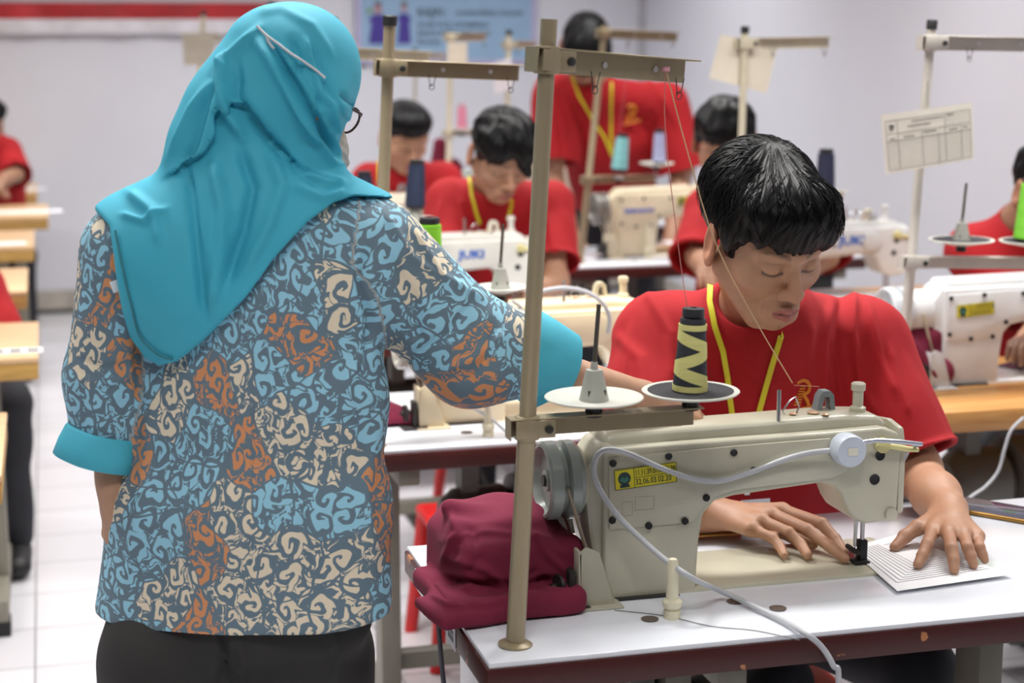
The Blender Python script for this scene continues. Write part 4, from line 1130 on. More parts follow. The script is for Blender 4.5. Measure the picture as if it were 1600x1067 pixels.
def person(name_label, head, hyaw, hpitch, hroll, neck, sh, el_, wr, hands, chest, pel, lat, s=1.05, skin=(.46, .25, .155),
           hstyle='short', h=.004, hh=None, shirt=True, cut=.20, legs='seat', tw=(.165, .15), td=(.105, .10), foldl=(), strands=0, group=None, srs=(.072, .080), arm=(.046, .037, .027), lany=None, logo=None, jaw=1.0, wr_amp=.003, floor_y=0.0, seat=None, collar=True):
    base = (pel[0], pel[1], 0)
    t = empty('person', base, name_label, 'person', group)
    c = A(*head); R = rotz(hyaw) @ rotx(hpitch) @ roty(hroll)
    hp = xform(head_prims(jaw=jaw), c, R, s)
    nk_top = c + R @ (A(0, .028, -.06) * s); nk = A(*neck)
    B = list(hp)
    B.append(cap(nk_top, nk + A(0, 0, .0), .052 * s, .056 * s, k=.02))
    B.append(cap(nk, (A(*sh[0]) + A(*sh[1])) / 2 - A(0, 0, .03), .058, .07, k=.04))
    for i in (0, 1):
        S, E, W = A(*sh[i]), A(*el_[i]), A(*wr[i])
        B.append(cap(nk - A(0, 0, .03), S, .05, arm[0] * .95, k=.03))
        B.append(cap(S, E, arm[0], arm[1], k=.02)); B.append(cap(E, E * .35 + W * .65, arm[1] * 1.05, arm[2] * 1.18, k=.03)); B.append(cap(E * .35 + W * .65, W, arm[2] * 1.18, arm[2], k=.03))
        B += hands[i]
    allp = np.array([c + .16, c - .16, nk] + [A(*q) for q in list(sh) + list(el_) + list(wr)])
    lo = allp.min(0) - .2; hi = allp.max(0) + .2
    V, Q = surface(B, h, lo, hi)
    C, L = head_cols(V, c, R, s, skin)
    mesh_obj('body', V, Q, M_skin, t, cols=C)
    make_hair(t, c, R, s, hstyle, h=hh or max(h, .0028), strands=strands, seed=int(abs(c[0]) * 1000) % 97)
    if shirt:
        ch, pl = A(*chest), A(*pel)
        T = [ecap(ch, pl, td[0], td[1], lat, tw[0], tw[1], k=.03)]
        mid = (A(*sh[0]) + A(*sh[1])) / 2
        for i in (0, 1): T.append(cap(nk - A(0, 0, .035), A(*sh[i]), .066, srs[0] * .9, k=.06))
        T.append(cap(nk - A(0, 0, .04), ch, .075, td[0] * .95, k=.06))
        cuts = []
        for i in (0, 1):
            q, cc, d = sleeve(sh[i], el_[i], cut, *srs, k=.035); T.append(q); cuts.append((cc, d))
            T.append(torus(cc - d * .006, d, srs[1] - .002, .0055, k=.004))
        for i in (0, 1):
            cc, d = cuts[i]; T.append(cap(cc - d * .010, cc + d * .09, srs[1] - .011, srs[1] - .004, op='s', k=.004))
        up = nrm(nk_top - nk); cn = nk + up * .002
        T.append(cap(cn - up * .01, cn + up * .12, .062 * s, .075 * s, op='s', k=.006))
        if collar: T.append(torus(cn + up * .006 * 0 - up*.006, up, .064 * s, .0055, k=.006))
        pz = A(*pel) - A(0, 0, .02)
        T.append(Prim(lambda p: (pl[2] - .06) - p[:, 2], k=.01, op='i'))
        al = np.array([ch, pl, nk, cuts[0][0], cuts[1][0], A(*sh[0]), A(*sh[1])])
        hs = max(h * 1.35, .0042)
        V, Q = surface(T, hs, al.min(0) - .22, al.max(0) + .22)
        N = vnormals(V, Q)
        V = V + N * (waves(V, 3.2, 8, 5) * wr_amp + waves(V * A(1, 1, .45), 9, 8, 9) * wr_amp * .45)[:, None]
        if foldl: V = folds(V, N, foldl)
        mesh_obj('t_shirt', V, Q, M_shirt, t)
        if lany:
            for ly_ in (lany if isinstance(lany[0], list) else [lany]): lanyard(t, T + B, ly_)
        if logo:
            logo(t, T)
    # trousers and shoes
    pl = A(*pel); G = []
    fw_ = nrm(np.cross(A(0, 0, 1), A(*lat))); 
    if fw_ @ (c - A(*neck)) < 0 and legs == 'seat': pass
    if legs == 'seat':
        fd = A(*seat) if seat is not None else A(0, -1, 0); fd = nrm(fd)
        la = nrm(lat)
        for sg in (-1, 1):
            hpj = pl + la * sg * .09 - A(0, 0, .02); kn = hpj + fd * .40 + la * sg * .05; kn[2] = .50; an = kn + fd * (-.02); an[2] = .09
            G += [cap(hpj, kn, .088, .066, k=.04), cap(kn, an, .064, .05, k=.02)]
            MB().lathe([(.0, 0), (.045, .0), (.048, .03), (.04, .06), (.0, .075)], (0, 0, 0), n=20)
            sp = ecap((an[0], an[1], .045), (an[0] + fd[0]*.15, an[1] + fd[1]*.15, .035), .042, .034, la, .045, .042)
            V, Q = surface([sp, Prim(lambda p: -p[:, 2] + .002, k=.004, op='i')], .008, A(an[0], an[1], .0) - .26, A(an[0], an[1], .1) + .26)
            mesh_obj('shoe', V, Q, M_shoe, t)
        G.append(sph(pl - A(0, 0, .02), .12, k=.05))
    else:
        la = nrm(lat)
        for sg in (-1, 1):
            hpj = pl + la * sg * .09; an = A(pl[0], pl[1], 0) + la * sg * .11; an[2] = .06
            G += [cap(hpj, (hpj + an) / 2, .095, .072, k=.04), cap((hpj + an) / 2, an, .072, .06, k=.03)]
            fd = nrm(np.cross(A(0, 0, 1), la)) * (1 if seat is None else 1); fd = A(*seat) if seat is not None else fd
            sp = ecap((an[0], an[1], .045), (an[0] + fd[0]*.15, an[1] + fd[1]*.15, .035), .042, .034, la, .045, .042)
            V, Q = surface([sp, Prim(lambda p: -p[:, 2] + .002, k=.004, op='i')], .008, A(an[0], an[1], .0) - .26, A(an[0], an[1], .1) + .26)
            mesh_obj('shoe', V, Q, M_shoe, t)
        G.append(sph(pl, .125, k=.05))
    al = pl
    V, Q = surface(G, .009, A(pl[0] - .7, pl[1] - .75, .05), A(pl[0] + .7, pl[1] + .7, pl[2] + .16))
    N = vnormals(V, Q); V = V + N * (waves(V, 4, 8, 2) * .004)[:, None]
    mesh_obj('trousers', V, Q, M_trou, t)
    return t

def shirt_text(px, py, size, th=1.0):
    """orange emblem embroidered on the chest"""
    def f(t, T):
        p = march(T, px, py, lift=.001)
        if p is None: LOG.append('logo miss'); return
        off = np.array(t.location); s = size; s_ = size * th; mb = MB()
        # a tall R made of a bowl, a leg and striped stem
        def P2(u, v): return PR(px + u * s, py - v * s)
        def PR(x, y):
            q = march(T, x, y, lift=.0022 if th == 1 else .014); return (q if q is not None else p) - off
        arc = [P2(-.30, 1.0), P2(.0, 1.12), P2(.25, 1.05), P2(.36, .8), P2(.28, .52), P2(.02, .40)]
        mb.tube(smooth_path(arc, 3), s_ * .00011, 6); mb.tube(smooth_path([P2(.02, .42), P2(.22, .1), P2(.30, -.15)], 3), s_ * .00011, 6)
        for k in range(8):
            v = -.15 + k * .14; mb.tube([P2(-.45 + .05 * k, v), P2(-.12 + .04 * k, v)], s_ * .00005, 5)
        mb.tube([P2(-.6, -.45), P2(.2, -.28), P2(.75, -.12)], s_ * .00007, 5)
        mb.build('shirt_emblem', M_logo, t)
    return f
# ------------------------------------------------------------------ the front young man
def W3(l): return [PZ(*q) for q in l]
rw = PZ(1108, 802, .803); lw = PZ(1483, 797, .808)
MR = W3([(1222, 797, .812), (1205, 803, .816), (1188, 813, .812), (1172, 826, .802)])
FR = [W3([(1284, 818, .808), (1305, 842, .790), (1319, 863, .776)]), W3([(1262, 828, .806), (1296, 853, .790), (1320, 872, .777)]),
      W3([(1232, 832, .802), (1251, 850, .788), (1262, 867, .778)]), W3([(1208, 841, .793), (1219, 854, .784), (1225, 867, .777)])]
HR = hand_prims(rw, MR, FR, .0098, (PZ(1150, 806, .795), PZ(1200, 822, .785), PZ(1240, 838, .780), PZ(1270, 850, .778)), .0145)
ML = W3([(1457, 829, .800), (1482, 833, .804), (1506, 835, .802), (1527, 838, .795)])
FL = [W3([(1449, 850, .798), (1441, 868, .785), (1434, 882, .775)]), W3([(1487, 857, .800), (1490, 875, .786), (1491, 890, .774)]),
      W3([(1512, 855, .797), (1517, 869, .785), (1521, 882, .774)]), W3([(1531, 855, .790), (1535, 866, .780), (1539, 875, .772)])]
HL = hand_prims(lw, ML, FL, .0094, (PZ(1468, 806, .80), PZ(1434, 824, .797), PZ(1414, 838, .786), PZ(1398, 855, .774)), .0140)
LAT = A(math.cos(.0), math.sin(.0), 0)
P1f = [  # folds of the red shirt
 ([(1010, 455), (1045, 520), (1050, 600)], 10, .006), ([(960, 520), (1000, 560), (1010, 640)], 12, .006), ([(985, 500), (975, 580), (960, 630)], 7, .004),
 ([(1335, 450), (1330, 520), (1345, 600), (1375, 650)], 9, .009), ([(1300, 470), (1285, 540), (1290, 620)], 9, .008), ([(1315, 460), (1308, 540), (1318, 640)], 7, -.007),
 ([(1270, 500), (1262, 560), (1268, 620)], 8, .005), ([(1355, 470), (1375, 560), (1400, 620)], 8, .007), ([(1390, 540), (1405, 600), (1420, 650)], 7, .005),
 ([(1130, 560), (1200, 600), (1260, 590)], 10, .003), ([(1000, 470), (1040, 455), (1080, 445)], 8, .003)]
P1 = person('young man with black fringe in red t-shirt and yellow lanyard, sewing at the nearest machine',
    PY(1195, 372, 2.635), math.radians(9), math.radians(24), math.radians(-3), PY(1190, 470, 2.80),
    (PY(1030, 535, 2.86), PY(1345, 532, 2.86)), (PZ(985, 785, .815), PY(1428, 735, 2.74)), (rw, lw), (HR, HL),
    PY(1190, 610, 2.88), (1.30, 3.00, .50), LAT, s=1.11, skin=(.44, .232, .14), hstyle='fringe', h=.0021, hh=.0022, cut=.235, tw=(.200, .17), td=(.115, .11),
    foldl=P1f, strands=600, jaw=1.35, srs=(.080, .090), arm=(.052, .044, .0315), wr_amp=.0035,
    lany=[[(1110, 436), (1109, 470), (1117, 510), (1130, 550), (1137, 590), (1141, 625), (1147, 668)], [(1222, 519), (1217, 538), (1207, 570), (1197, 605), (1186, 645), (1178, 672)]], logo=shirt_text(1254, 628, 30))

# name badge hanging from the lanyard, seen under the arm of the machine
o1 = np.array(P1.location)
MB().box((-.004, 0, 0), (.004, .002, .018)).build('badge_strap', M_lany, P1, loc=tuple(PY(1166, 758, 2.735) - o1))
MB().box((-.005, 0, 0), (.005, .004, .016)).build('badge_clip', M_chrome, P1, loc=tuple(PY(1168, 774, 2.735) - o1), bevel=.001)
MB().box((0, 0, -.06), (.055, .0015, 0)).build('name_badge', mat('badge_white', (206, 214, 226), .3), P1, loc=tuple(PY(1158, 782, 2.735) - o1))
# ------------------------------------------------------------------ batik cloth
def batik_mat():
    m = bpy.data.materials.new('batik'); m.use_nodes = True
    nt = m.node_tree; N = nt.nodes; L = nt.links; b = N['Principled BSDF']
    at = N.new('ShaderNodeAttribute'); at.attribute_name = 'cuv'
    def math_(op, a, b_=None, c=None):
        n = N.new('ShaderNodeMath'); n.operation = op
        for i, v in enumerate((a, b_, c)):
            if v is None: continue
            if isinstance(v, (int, float)): n.inputs[i].default_value = v
            else: L.new(v, n.inputs[i])
        return n.outputs[0]
    def vmath(op, a, b_=None, s=None):
        n = N.new('ShaderNodeVectorMath'); n.operation = op
        for i, v in enumerate((a, b_)):
            if v is None: continue
            if isinstance(v, tuple): n.inputs[i].default_value = v
            else: L.new(v, n.inputs[i])
        if s is not None: n.inputs['Scale'].default_value = s
        return n.outputs['Value'] if op in ('LENGTH', 'DOT_PRODUCT') else n.outputs[0]
    def noise(vec, sc, det=1.0):
        n = N.new('ShaderNodeTexNoise'); n.noise_dimensions = '2D'; n.inputs['Scale'].default_value = sc; n.inputs['Detail'].default_value = det
        L.new(vec, n.inputs['Vector']); return n.outputs['Color']
    uv = at.outputs['Vector']
    wob = vmath('SCALE', vmath('SUBTRACT', noise(uv, 34), (.5, .5, .5)), s=.022)
    uvd = vmath('ADD', uv, wob)
    wob2 = vmath('SCALE', vmath('SUBTRACT', noise(uv, 11), (.5, .5, .5)), s=.06)
    uvz = vmath('ADD', uv, wob2)
    def voro(vec, sc, feat='F1', rnd=.9):
        v = N.new('ShaderNodeTexVoronoi'); v.voronoi_dimensions = '2D'; v.feature = feat; v.inputs['Scale'].default_value = sc; v.inputs['Randomness'].default_value = rnd
        L.new(vec, v.inputs['Vector']); return v
    def spiral(sc, turns, off, thick, lobn, pw=.7):
        """curled tendrils: a spiral with a leafy rim in every cell"""
        sh = vmath('ADD', uvd, off)
        v = voro(sh, sc, rnd=.75)
        d = vmath('SCALE', vmath('SUBTRACT', sh, v.outputs['Position']), s=sc)
        sx = N.new('ShaderNodeSeparateXYZ'); L.new(d, sx.inputs[0])
        cc = N.new('ShaderNodeSeparateColor'); L.new(v.outputs['Color'], cc.inputs[0])
        sgn = math_('SIGN', math_('SUBTRACT', cc.outputs[0], .5))
        r = v.outputs['Distance']
        a = math_('MULTIPLY', math_('ARCTAN2', sx.outputs[1], sx.outputs[0]), sgn)
        ph = math_('MULTIPLY', cc.outputs[1], 6.283)
        arg = math_('ADD', math_('ADD', a, ph), math_('MULTIPLY', math_('POWER', r, pw), turns * 6.283))
        w = math_('SINE', arg)
        on = math_('GREATER_THAN', w, thick)
        lob = math_('SINE', math_('ADD', math_('MULTIPLY', a, lobn), math_('ADD', math_('MULTIPLY', r, 14.0), ph)))
        rim = math_('ADD', math_('MULTIPLY', lob, .13), math_('ADD', math_('MULTIPLY', math_('SINE', math_('ADD', a, ph)), .06), .47))
        inside = math_('LESS_THAN', r, rim)
        near = math_('LESS_THAN', r, math_('ADD', rim, .075))
        return math_('MULTIPLY', on, inside), near
    s1, n1 = spiral(21.0, 2.5, (0, 0, 0), -.15, 5.0)
    s2, n2 = spiral(37.0, 1.6, (.37, .21, 0), -.1, 4.0)
    s3, n3 = spiral(60.0, 1.0, (.17, .61, 0), -.2, 3.0)
    o1 = math_('SUBTRACT', 1, n1); o2 = math_('MULTIPLY', o1, math_('SUBTRACT', 1, n2))
    mask = math_('ADD', math_('ADD', s1, math_('MULTIPLY', s2, o1)), math_('MULTIPLY', s3, o2))
    vz = voro(uvz, 13.0, rnd=.95); cz = N.new('ShaderNodeSeparateColor'); L.new(vz.outputs['Color'], cz.inputs[0])
    ez = voro(uvz, 13.0, 'DISTANCE_TO_EDGE', .95)
    mask = math_('MULTIPLY', mask, math_('GREATER_THAN', ez.outputs['Distance'], .022))
    cr = N.new('ShaderNodeValToRGB'); cr.color_ramp.interpolation = 'CONSTANT'; e = cr.color_ramp.elements
    e[0].position = 0; e[0].color = srgb(156, 212, 234)
    e[1].position = .44; e[1].color = srgb(238, 224, 198)
    x = e.new(.80); x.color = srgb(222, 152, 104)
    L.new(cz.outputs[0], cr.inputs[0])
    mx = N.new('ShaderNodeMix'); mx.data_type = 'RGBA'; mx.inputs[6].default_value = srgb(106, 128, 142)
    L.new(mask, mx.inputs[0]); L.new(cr.outputs[0], mx.inputs[7])
    wv = N.new('ShaderNodeTexNoise'); wv.inputs['Scale'].default_value = 900; L.new(uv, wv.inputs['Vector'])
    mr = N.new('ShaderNodeMapRange'); mr.inputs['To Min'].default_value = .86; mr.inputs['To Max'].default_value = 1.1; L.new(wv.outputs['Fac'], mr.inputs[0])
    fin = N.new('ShaderNodeVectorMath'); fin.operation = 'SCALE'; L.new(mx.outputs[2], fin.inputs[0]); L.new(mr.outputs[0], fin.inputs['Scale'])
    L.new(fin.outputs[0], b.inputs['Base Color']); b.inputs['Roughness'].default_value = .75
    return m
M_batik = batik_mat()
M_hij = mat('headscarf_turquoise', (64, 178, 204), .7, var=.02, bump=.1, bscale=900)
M_cuff = mat('cuff_turquoise', (74, 184, 208), .7, var=.02)

# ------------------------------------------------------------------ the instructor
YW = 2.46
wlat = A(math.cos(math.radians(24)), -math.sin(math.radians(24)), 0)
wfw = A(math.sin(math.radians(24)), math.cos(math.radians(24)), 0)
def WP(x, y, dy=0.0): return PY(x, y, YW + dy)
hem = WP(383, 950); hip = WP(385, 790); wst = WP(398, 625); chs = WP(398, 470); shc = WP(392, 372)
wb = empty('person', (hem[0], hem[1], 0), 'woman seen from behind in turquoise headscarf and patterned batik jacket, reaching over the nearest machine', 'person')
shR = WP(582, 398, -.02); elR = WP(742, 548, -.03); wrR = WP(1005, 622, .0); cfR = WP(868, 562, -.02)
shL = WP(186, 392, .03); elL = WP(166, 590, .04); wrL = WP(178, 752, .02)
# skin: head, neck, arms
hc = WP(448, 144, .015); hR = rotz(math.radians(122)) @ rotx(math.radians(24))
fwd = hR @ A(0, -1, 0)
wB = xform(head_prims(), hc, hR, 1.0)
wB += [cap(hc + hR @ A(0, .02, -.06), WP(420, 330), .05, .06, k=.02), cap(WP(420, 340), shR, .05, .05, k=.03), cap(WP(420, 340), shL, .05, .05, k=.03),
       cap(shR, elR, .046, .040, k=.02), cap(elR, wrR, .040, .026, k=.02), cap(shL, elL, .045, .038, k=.02), cap(elL, wrL, .038, .025, k=.02)]
wB += auto_hand(wrR, WP(1090, 652, .03) - wrR, A(0, -.25, 1), 1, 1.0, .55)
wB += auto_hand(wrL, A(.05, .1, -1), A(-.8, -.5, 0), 1, .95, .7)
al = np.array([hc, shR, shL, elR, elL, wrR, wrL])
V, Q = surface(wB, .0032, al.min(0) - .22, al.max(0) + .2)
C, _ = head_cols(V, hc, hR, 1.0, (.50, .28, .175))
mesh_obj('body', V, Q, M_skin, wb, cols=C)
# jacket
cutL = WP(163, 688, .04)
def sl2(a, b, c, r0, r1, r2, end, **kw):
    a, b, c = A(*a), A(*b), A(*c); d = nrm(c - b)
    f1 = cap(a, b, r0, r1).f; f2 = cap(b, c, r1, r2).f
    def f(p):
        x, y = f1(p), f2(p); h = np.maximum(.03 - np.abs(x - y), 0) / .03
        return np.maximum(np.minimum(x, y) - h*h*.03*.25, np.where(np.einsum('ij,j->i', p - b, d) > -.02, (p - end) @ d, -1))
    return Prim(f, **kw)
TJ = [ecap(chs, wst, .112, .100, wlat, .180, .180, k=.03),
      ecap(wst, hip, .100, .128, wlat, .180, .208, k=.05),
      ecap(hip, hem - A(0, 0, .02), .128, .136, wlat, .208, .226, k=.03),
      ecap(WP(300, 420), WP(500, 420), .085, .085, A(0, 0, 1), .095, .095, k=.05),
      cap(WP(400, 345), shL + A(.03, 0, -.005), .075, .068, k=.06), cap(WP(420, 345), shR - A(.02, 0, .0), .075, .075, k=.06),
      sph(WP(400, 330), .07, k=.06),
      sl2(shR, elR, cfR, .083, .074, .060, WP(836, 560, -.02), k=.035),
      sl2(shL + A(.01, 0, 0), elL, cutL, .066, .053, .050, cutL, k=.03)]
zhem = hem[2]
TJ.append(Prim(lambda p: (zhem - .0 + .035 * ((p - hem) @ wlat)) - p[:, 2], k=.006, op='i'))
TJ.append(ecap(hem - A(0, 0, .10), hem - A(0, 0, -.01), .112, .110, wlat, .196, .196, k=.004, op='s'))
dR = nrm(cfR - elR); dL = nrm(cutL - elL)
TJ.append(cap(WP(830, 559, -.02), WP(900, 562, -.02), .052, .056, k=.003, op='s'))
V, Q = surface(TJ, .0042, np.array([hem, shL, shR, cfR, cutL]).min(0) - .28, np.array([shL, shR, cfR]).max(0) + .25)
N = vnormals(V, Q)
V = V + N * (waves(V * A(1, 1, .5), 3.4, 8, 15) * .0035)[:, None]
jf = [([(575, 380), (560, 440), (580, 500), (575, 560)], 7, -.010), ([(222, 420), (222, 500), (214, 560), (218, 640)], 7, -.014), ([(560, 560), (540, 600), (548, 660)], 10, .006),
      ([(596, 640), (570, 760), (585, 900)], 14, .006), ([(240, 620), (225, 760), (200, 900)], 14, .006), ([(470, 640), (480, 760), (500, 930)], 16, .005), ([(330, 700), (320, 820), (300, 930)], 16, .004),
      ([(610, 400), (650, 470), (655, 540)], 10, -.007), ([(640, 560), (700, 520), (740, 470)], 9, -.006), ([(690, 580), (740, 560), (790, 520)], 8, .006), ([(725, 600), (760, 560), (770, 500)], 7, -.006), ([(600, 330), (640, 400), (680, 430)], 8, .006),
      ([(640, 350), (690, 430), (760, 470)], 8, .005), ([(125, 560), (160, 575), (205, 570)], 7, -.006), ([(120, 590), (160, 600), (205, 590)], 6, .005), ([(395, 560), (392, 700), (388, 940)], 3, -.002)]
V = folds(V, N, jf)
# cloth coordinates: around the trunk, along the sleeves
dt = np.minimum.reduce([TJ[0].f(V), TJ[1].f(V), TJ[2].f(V), TJ[5].f(V), TJ[4].f(V) + .012]); dr = TJ[7].f(V); dl = TJ[8].f(V)
ctr = np.interp(V[:, 2], [hem[2], hip[2], wst[2], chs[2]], [0, 0, 0, 0])
q = V - hem; ul = (V - (hem + (shc - hem) * ((V[:, 2:3] - hem[2]) / (shc[2] - hem[2])))) 
uu = np.arctan2(ul @ wlat, -(ul @ wfw)) * .175
UV = np.stack([uu, V[:, 2]], 1)
def suv(a, b, c, off):
    a, b, c = A(*a), A(*b), A(*c); d1, d2 = nrm(b - a), nrm(c - b); L1 = np.linalg.norm(b - a)
    s1 = (V - a) @ d1; s2 = L1 + (V - b) @ d2; w = np.clip(((V - b) @ nrm(d1 + d2)) / .06 + .5, 0, 1); s = s1 * (1 - w) + s2 * w
    ax = np.where(((V - b) @ nrm(d1 + d2))[:, None] > 0, d2, d1); o = np.where(((V - b) @ nrm(d1 + d2))[:, None] > 0, b, a)
    qv = V - o; qv = qv - np.einsum('ij,ij->i', qv, ax)[:, None] * ax
    e1 = np.cross(ax, FW); e1 /= np.linalg.norm(e1, axis=1)[:, None]; e2 = np.cross(ax, e1)
    an = np.arctan2(np.einsum('ij,ij->i', qv, e1), -np.abs(1) * np.einsum('ij,ij->i', qv, np.broadcast_to(FW, qv.shape)))
    return np.stack([an * .068 + off, s + off * .7], 1)
mR = (dr < dt) & (dr < dl); mL = (dl < dt) & (dl <= dr)
UV[mR] = suv(shR, elR, cfR, 1.3)[mR]; UV[mL] = suv(shL, elL, cutL, 2.6)[mL][:, ::1]
UV[mL] = np.stack([UV[mL][:, 0], -UV[mL][:, 1]], 1)
mesh_obj('batik_jacket', V, Q, M_batik, wb, uv=UV + 5)
# cuffs
def cuff(pts, r, name):
    a, b = pts; d = nrm(b - a); n = 40; e1 = nrm(np.cross(d, FW)); e2 = np.cross(d, e1); mb = MB(); off = np.array(wb.location); V = []
    prof = [(r[0], 0), (r[0] + .003, .004), ((r[0] + r[1]) / 2 + .004, .5), (r[1] + .003, .97), (r[1] + .001, 1.0), (r[1] - .002, .99), (r[0] - .004, .02)]
    L = np.linalg.norm(b - a)
    for rr, f in prof:
        f = f if f > .01 or f == 0 else f / L
        for k in range(n):
            an = 2 * math.pi * k / n; w = 1 + .05 * math.sin(2 * an + 1) + .02 * math.sin(5 * an)
            V.append(a + d * L * f + (e1 * math.cos(an) * r[2] + e2 * math.sin(an)) * rr * w - off)
    m = len(prof)
    mb.add(V, [(i*n+k, i*n+(k+1) % n, ((i+1) % m)*n+(k+1) % n, ((i+1) % m)*n+k) for i in range(m) for k in range(n)])
    return mb.build(name, M_cuff, wb, angle=70)
cuff((WP(162, 672, .03), WP(150, 722, .03)), (.049, .057, 1.0), 'cuff')
cuff((WP(818, 552, -.03), WP(896, 566, -.03)), (.0635, .037, 1.0), 'cuff')
# turned-back corner of the right cuff
a_, b_, c_, d_ = WP(792, 606, -.05), WP(846, 588, -.05), WP(866, 624, -.05), WP(826, 642, -.03)
off = np.array(wb.location)
MB().add([p - off for p in (a_, b_, c_, d_)] + [p - off + A(0, .004, 0) for p in (a_, b_, c_, d_)], [(0, 1, 2, 3), (7, 6, 5, 4), (0, 4, 5, 1), (1, 5, 6, 2), (2, 6, 7, 3), (3, 7, 4, 0)]).build('cuff_fold', M_cuff, wb)
# little label on the seam
p = march(TJ, 184, 446, lift=.003) 
if p is not None: MB().box((-.009, -.0015, -.008), (.009, .0, .008), R=roty(-.3)).build('care_label', M_paper, wb, loc=tuple(p - off))
# trousers and shoes
G = []
for sg, (x0, x1) in ((-1, (268, 272)), (1, (478, 484))):
    hp = WP(x0, 1030, .02); kn = WP(x1, 1250, .02); an = hp.copy(); an[2] = .07
    G += [ecap(hp, (hp + an) / 2, .118, .095, wlat, .104, .093, k=.02), ecap((hp + an) / 2, an, .095, .085, wlat, .093, .085, k=.03)]
    sp = ecap((an[0], an[1], .045), tuple(A(an[0], an[1], .035) + wfw * .15), .042, .034, wlat, .045, .042)
    V, Q = surface([sp, Prim(lambda p: -p[:, 2] + .002, k=.004, op='i')], .008, A(an[0], an[1], .0) - .26, A(an[0], an[1], .1) + .26)
    mesh_obj('shoe', V, Q, M_shoe, wb)
G.append(ecap(hip - A(0, 0, .02), hem, .105, .115, wlat, .185, .195, k=.03))
V, Q = surface(G, .007, A(hem[0] - .35, hem[1] - .3, .06), A(hem[0] + .35, hem[1] + .3, hip[2] + .12))
N = vnormals(V, Q); V = folds(V + N * (waves(V * A(1, 1, .3), 4, 8, 2) * .003)[:, None], N, [([(345, 965), (352, 1067)], 7, -.012), ([(372, 965), (378, 1067)], 6, .006), ([(255, 990), (262, 1067)], 3, -.003), ([(520, 975), (528, 1067)], 10, .005)])
mesh_obj('trousers', V, Q, mat('trousers_charcoal', (44, 43, 42), .8, var=.05), wb)
# ---- headscarf
HJ = [ell(WP(462, 112, .01), (.090, .100, .094), k=.01),
      ell(hc + hR @ A(0, -.004, .034), (.083, .096, .088), hR, k=.02),
      cap(WP(446, 110, .01), WP(385, 190, .01), .080, .078, k=.03),
      cap(WP(412, 82, .0), WP(330, 225, .0), .050, .056, k=.03),
      cap(WP(385, 180), WP(355, 330), .080, .095, k=.04),
      cap(WP(455, 200), WP(440, 330), .066, .085, k=.04),
      cap(WP(360, 310), WP(270, 365, .01), .085, .068, k=.04),
      cap(WP(430, 315), WP(500, 335, .0), .085, .058, k=.04),
      cap(WP(262, 355, .01), WP(225, 378, .02), .062, .050, k=.03)]
hood = list(HJ)
hood += [sph(hc + hR @ A(s_ * .072, .010, -.010), .046, k=.02) for s_ in (-1, 1)]
HJ = [Prim(lambda p: field(hood, p) + .017, k=.02)]
# back sheet: a layer lying just over the jacket
def back(p):
    return field([TJ[0], TJ[3], TJ[4], TJ[5], TJ[6]], p) - .022
HJ.append(Prim(back, k=.03))
# outline of the hanging triangle in the plane of the back
outline = [(168, 352), (178, 400), (184, 440), (192, 490), (200, 530), (222, 562), (246, 574), (276, 566), (325, 526), (385, 466), (430, 405), (485, 345), (530, 312), (565, 300), (640, 300), (640, -60), (120, -60), (120, 300)]
def outline_cut(pts, cx, cy, dy):
    """signed distance to an outline drawn in the plane of the wearer's back, swept straight through the cloth"""
    o = PY(cx, cy, YW + dy); d = ray(cx, cy); oc = []
    for (x, y) in pts:
        r_ = ray(x, y); q = CP + r_ * (((o - CP) @ wfw) / (r_ @ wfw)); oc.append(((q - o) @ wlat, q[2]))
    oc = np.array(oc)
    def f(p):
        t = ((p - o) @ wfw) / (d @ wfw); pp = p - d * t[:, None]
        x = (pp - o) @ wlat; z = pp[:, 2]; n = len(oc); dd = np.full(len(p), 1e9); ins = np.zeros(len(p), bool)
        for i in range(n):
            a, b = oc[i], oc[(i+1) % n]; ba = b - a; t_ = np.clip(((x - a[0]) * ba[0] + (z - a[1]) * ba[1]) / (ba @ ba), 0, 1)
            dd = np.minimum(dd, np.hypot(x - a[0] - t_ * ba[0], z - a[1] - t_ * ba[1]))
            c1 = (a[1] > z) != (b[1] > z); xx = a[0] + (z - a[1]) / (b[1] - a[1] + 1e-12) * ba[0]; ins ^= c1 & (x < xx)
        return np.where(ins, -dd, dd)
    return f
poly_sd = outline_cut(outline, 330, 430, -.12)
HJ.append(Prim(poly_sd, k=.006, op='i'))
upper = outline_cut([(243, 296), (262, 276), (296, 252), (320, 236), (334, 210), (333, 180), (343, 163), (360, 157), (382, 167), (402, 190), (425, 222), (455, 250), (490, 270), (545, 296), (640, 240), (640, -60), (150, -60), (150, 250), (225, 280)], 400, 200, -.09)
def upper_layer(p):
    return np.maximum(field(hood, p) + .000, upper(p))
HJ.append(Prim(upper_layer, k=.002))
# front of the chest is not covered below the collarbones
HJ.append(Prim(lambda p: -(p[:, 2] - 1.12) - .0 * p[:, 0] - 1e3 * (((p - chs) @ wfw) < .0), k=.01, op='i'))
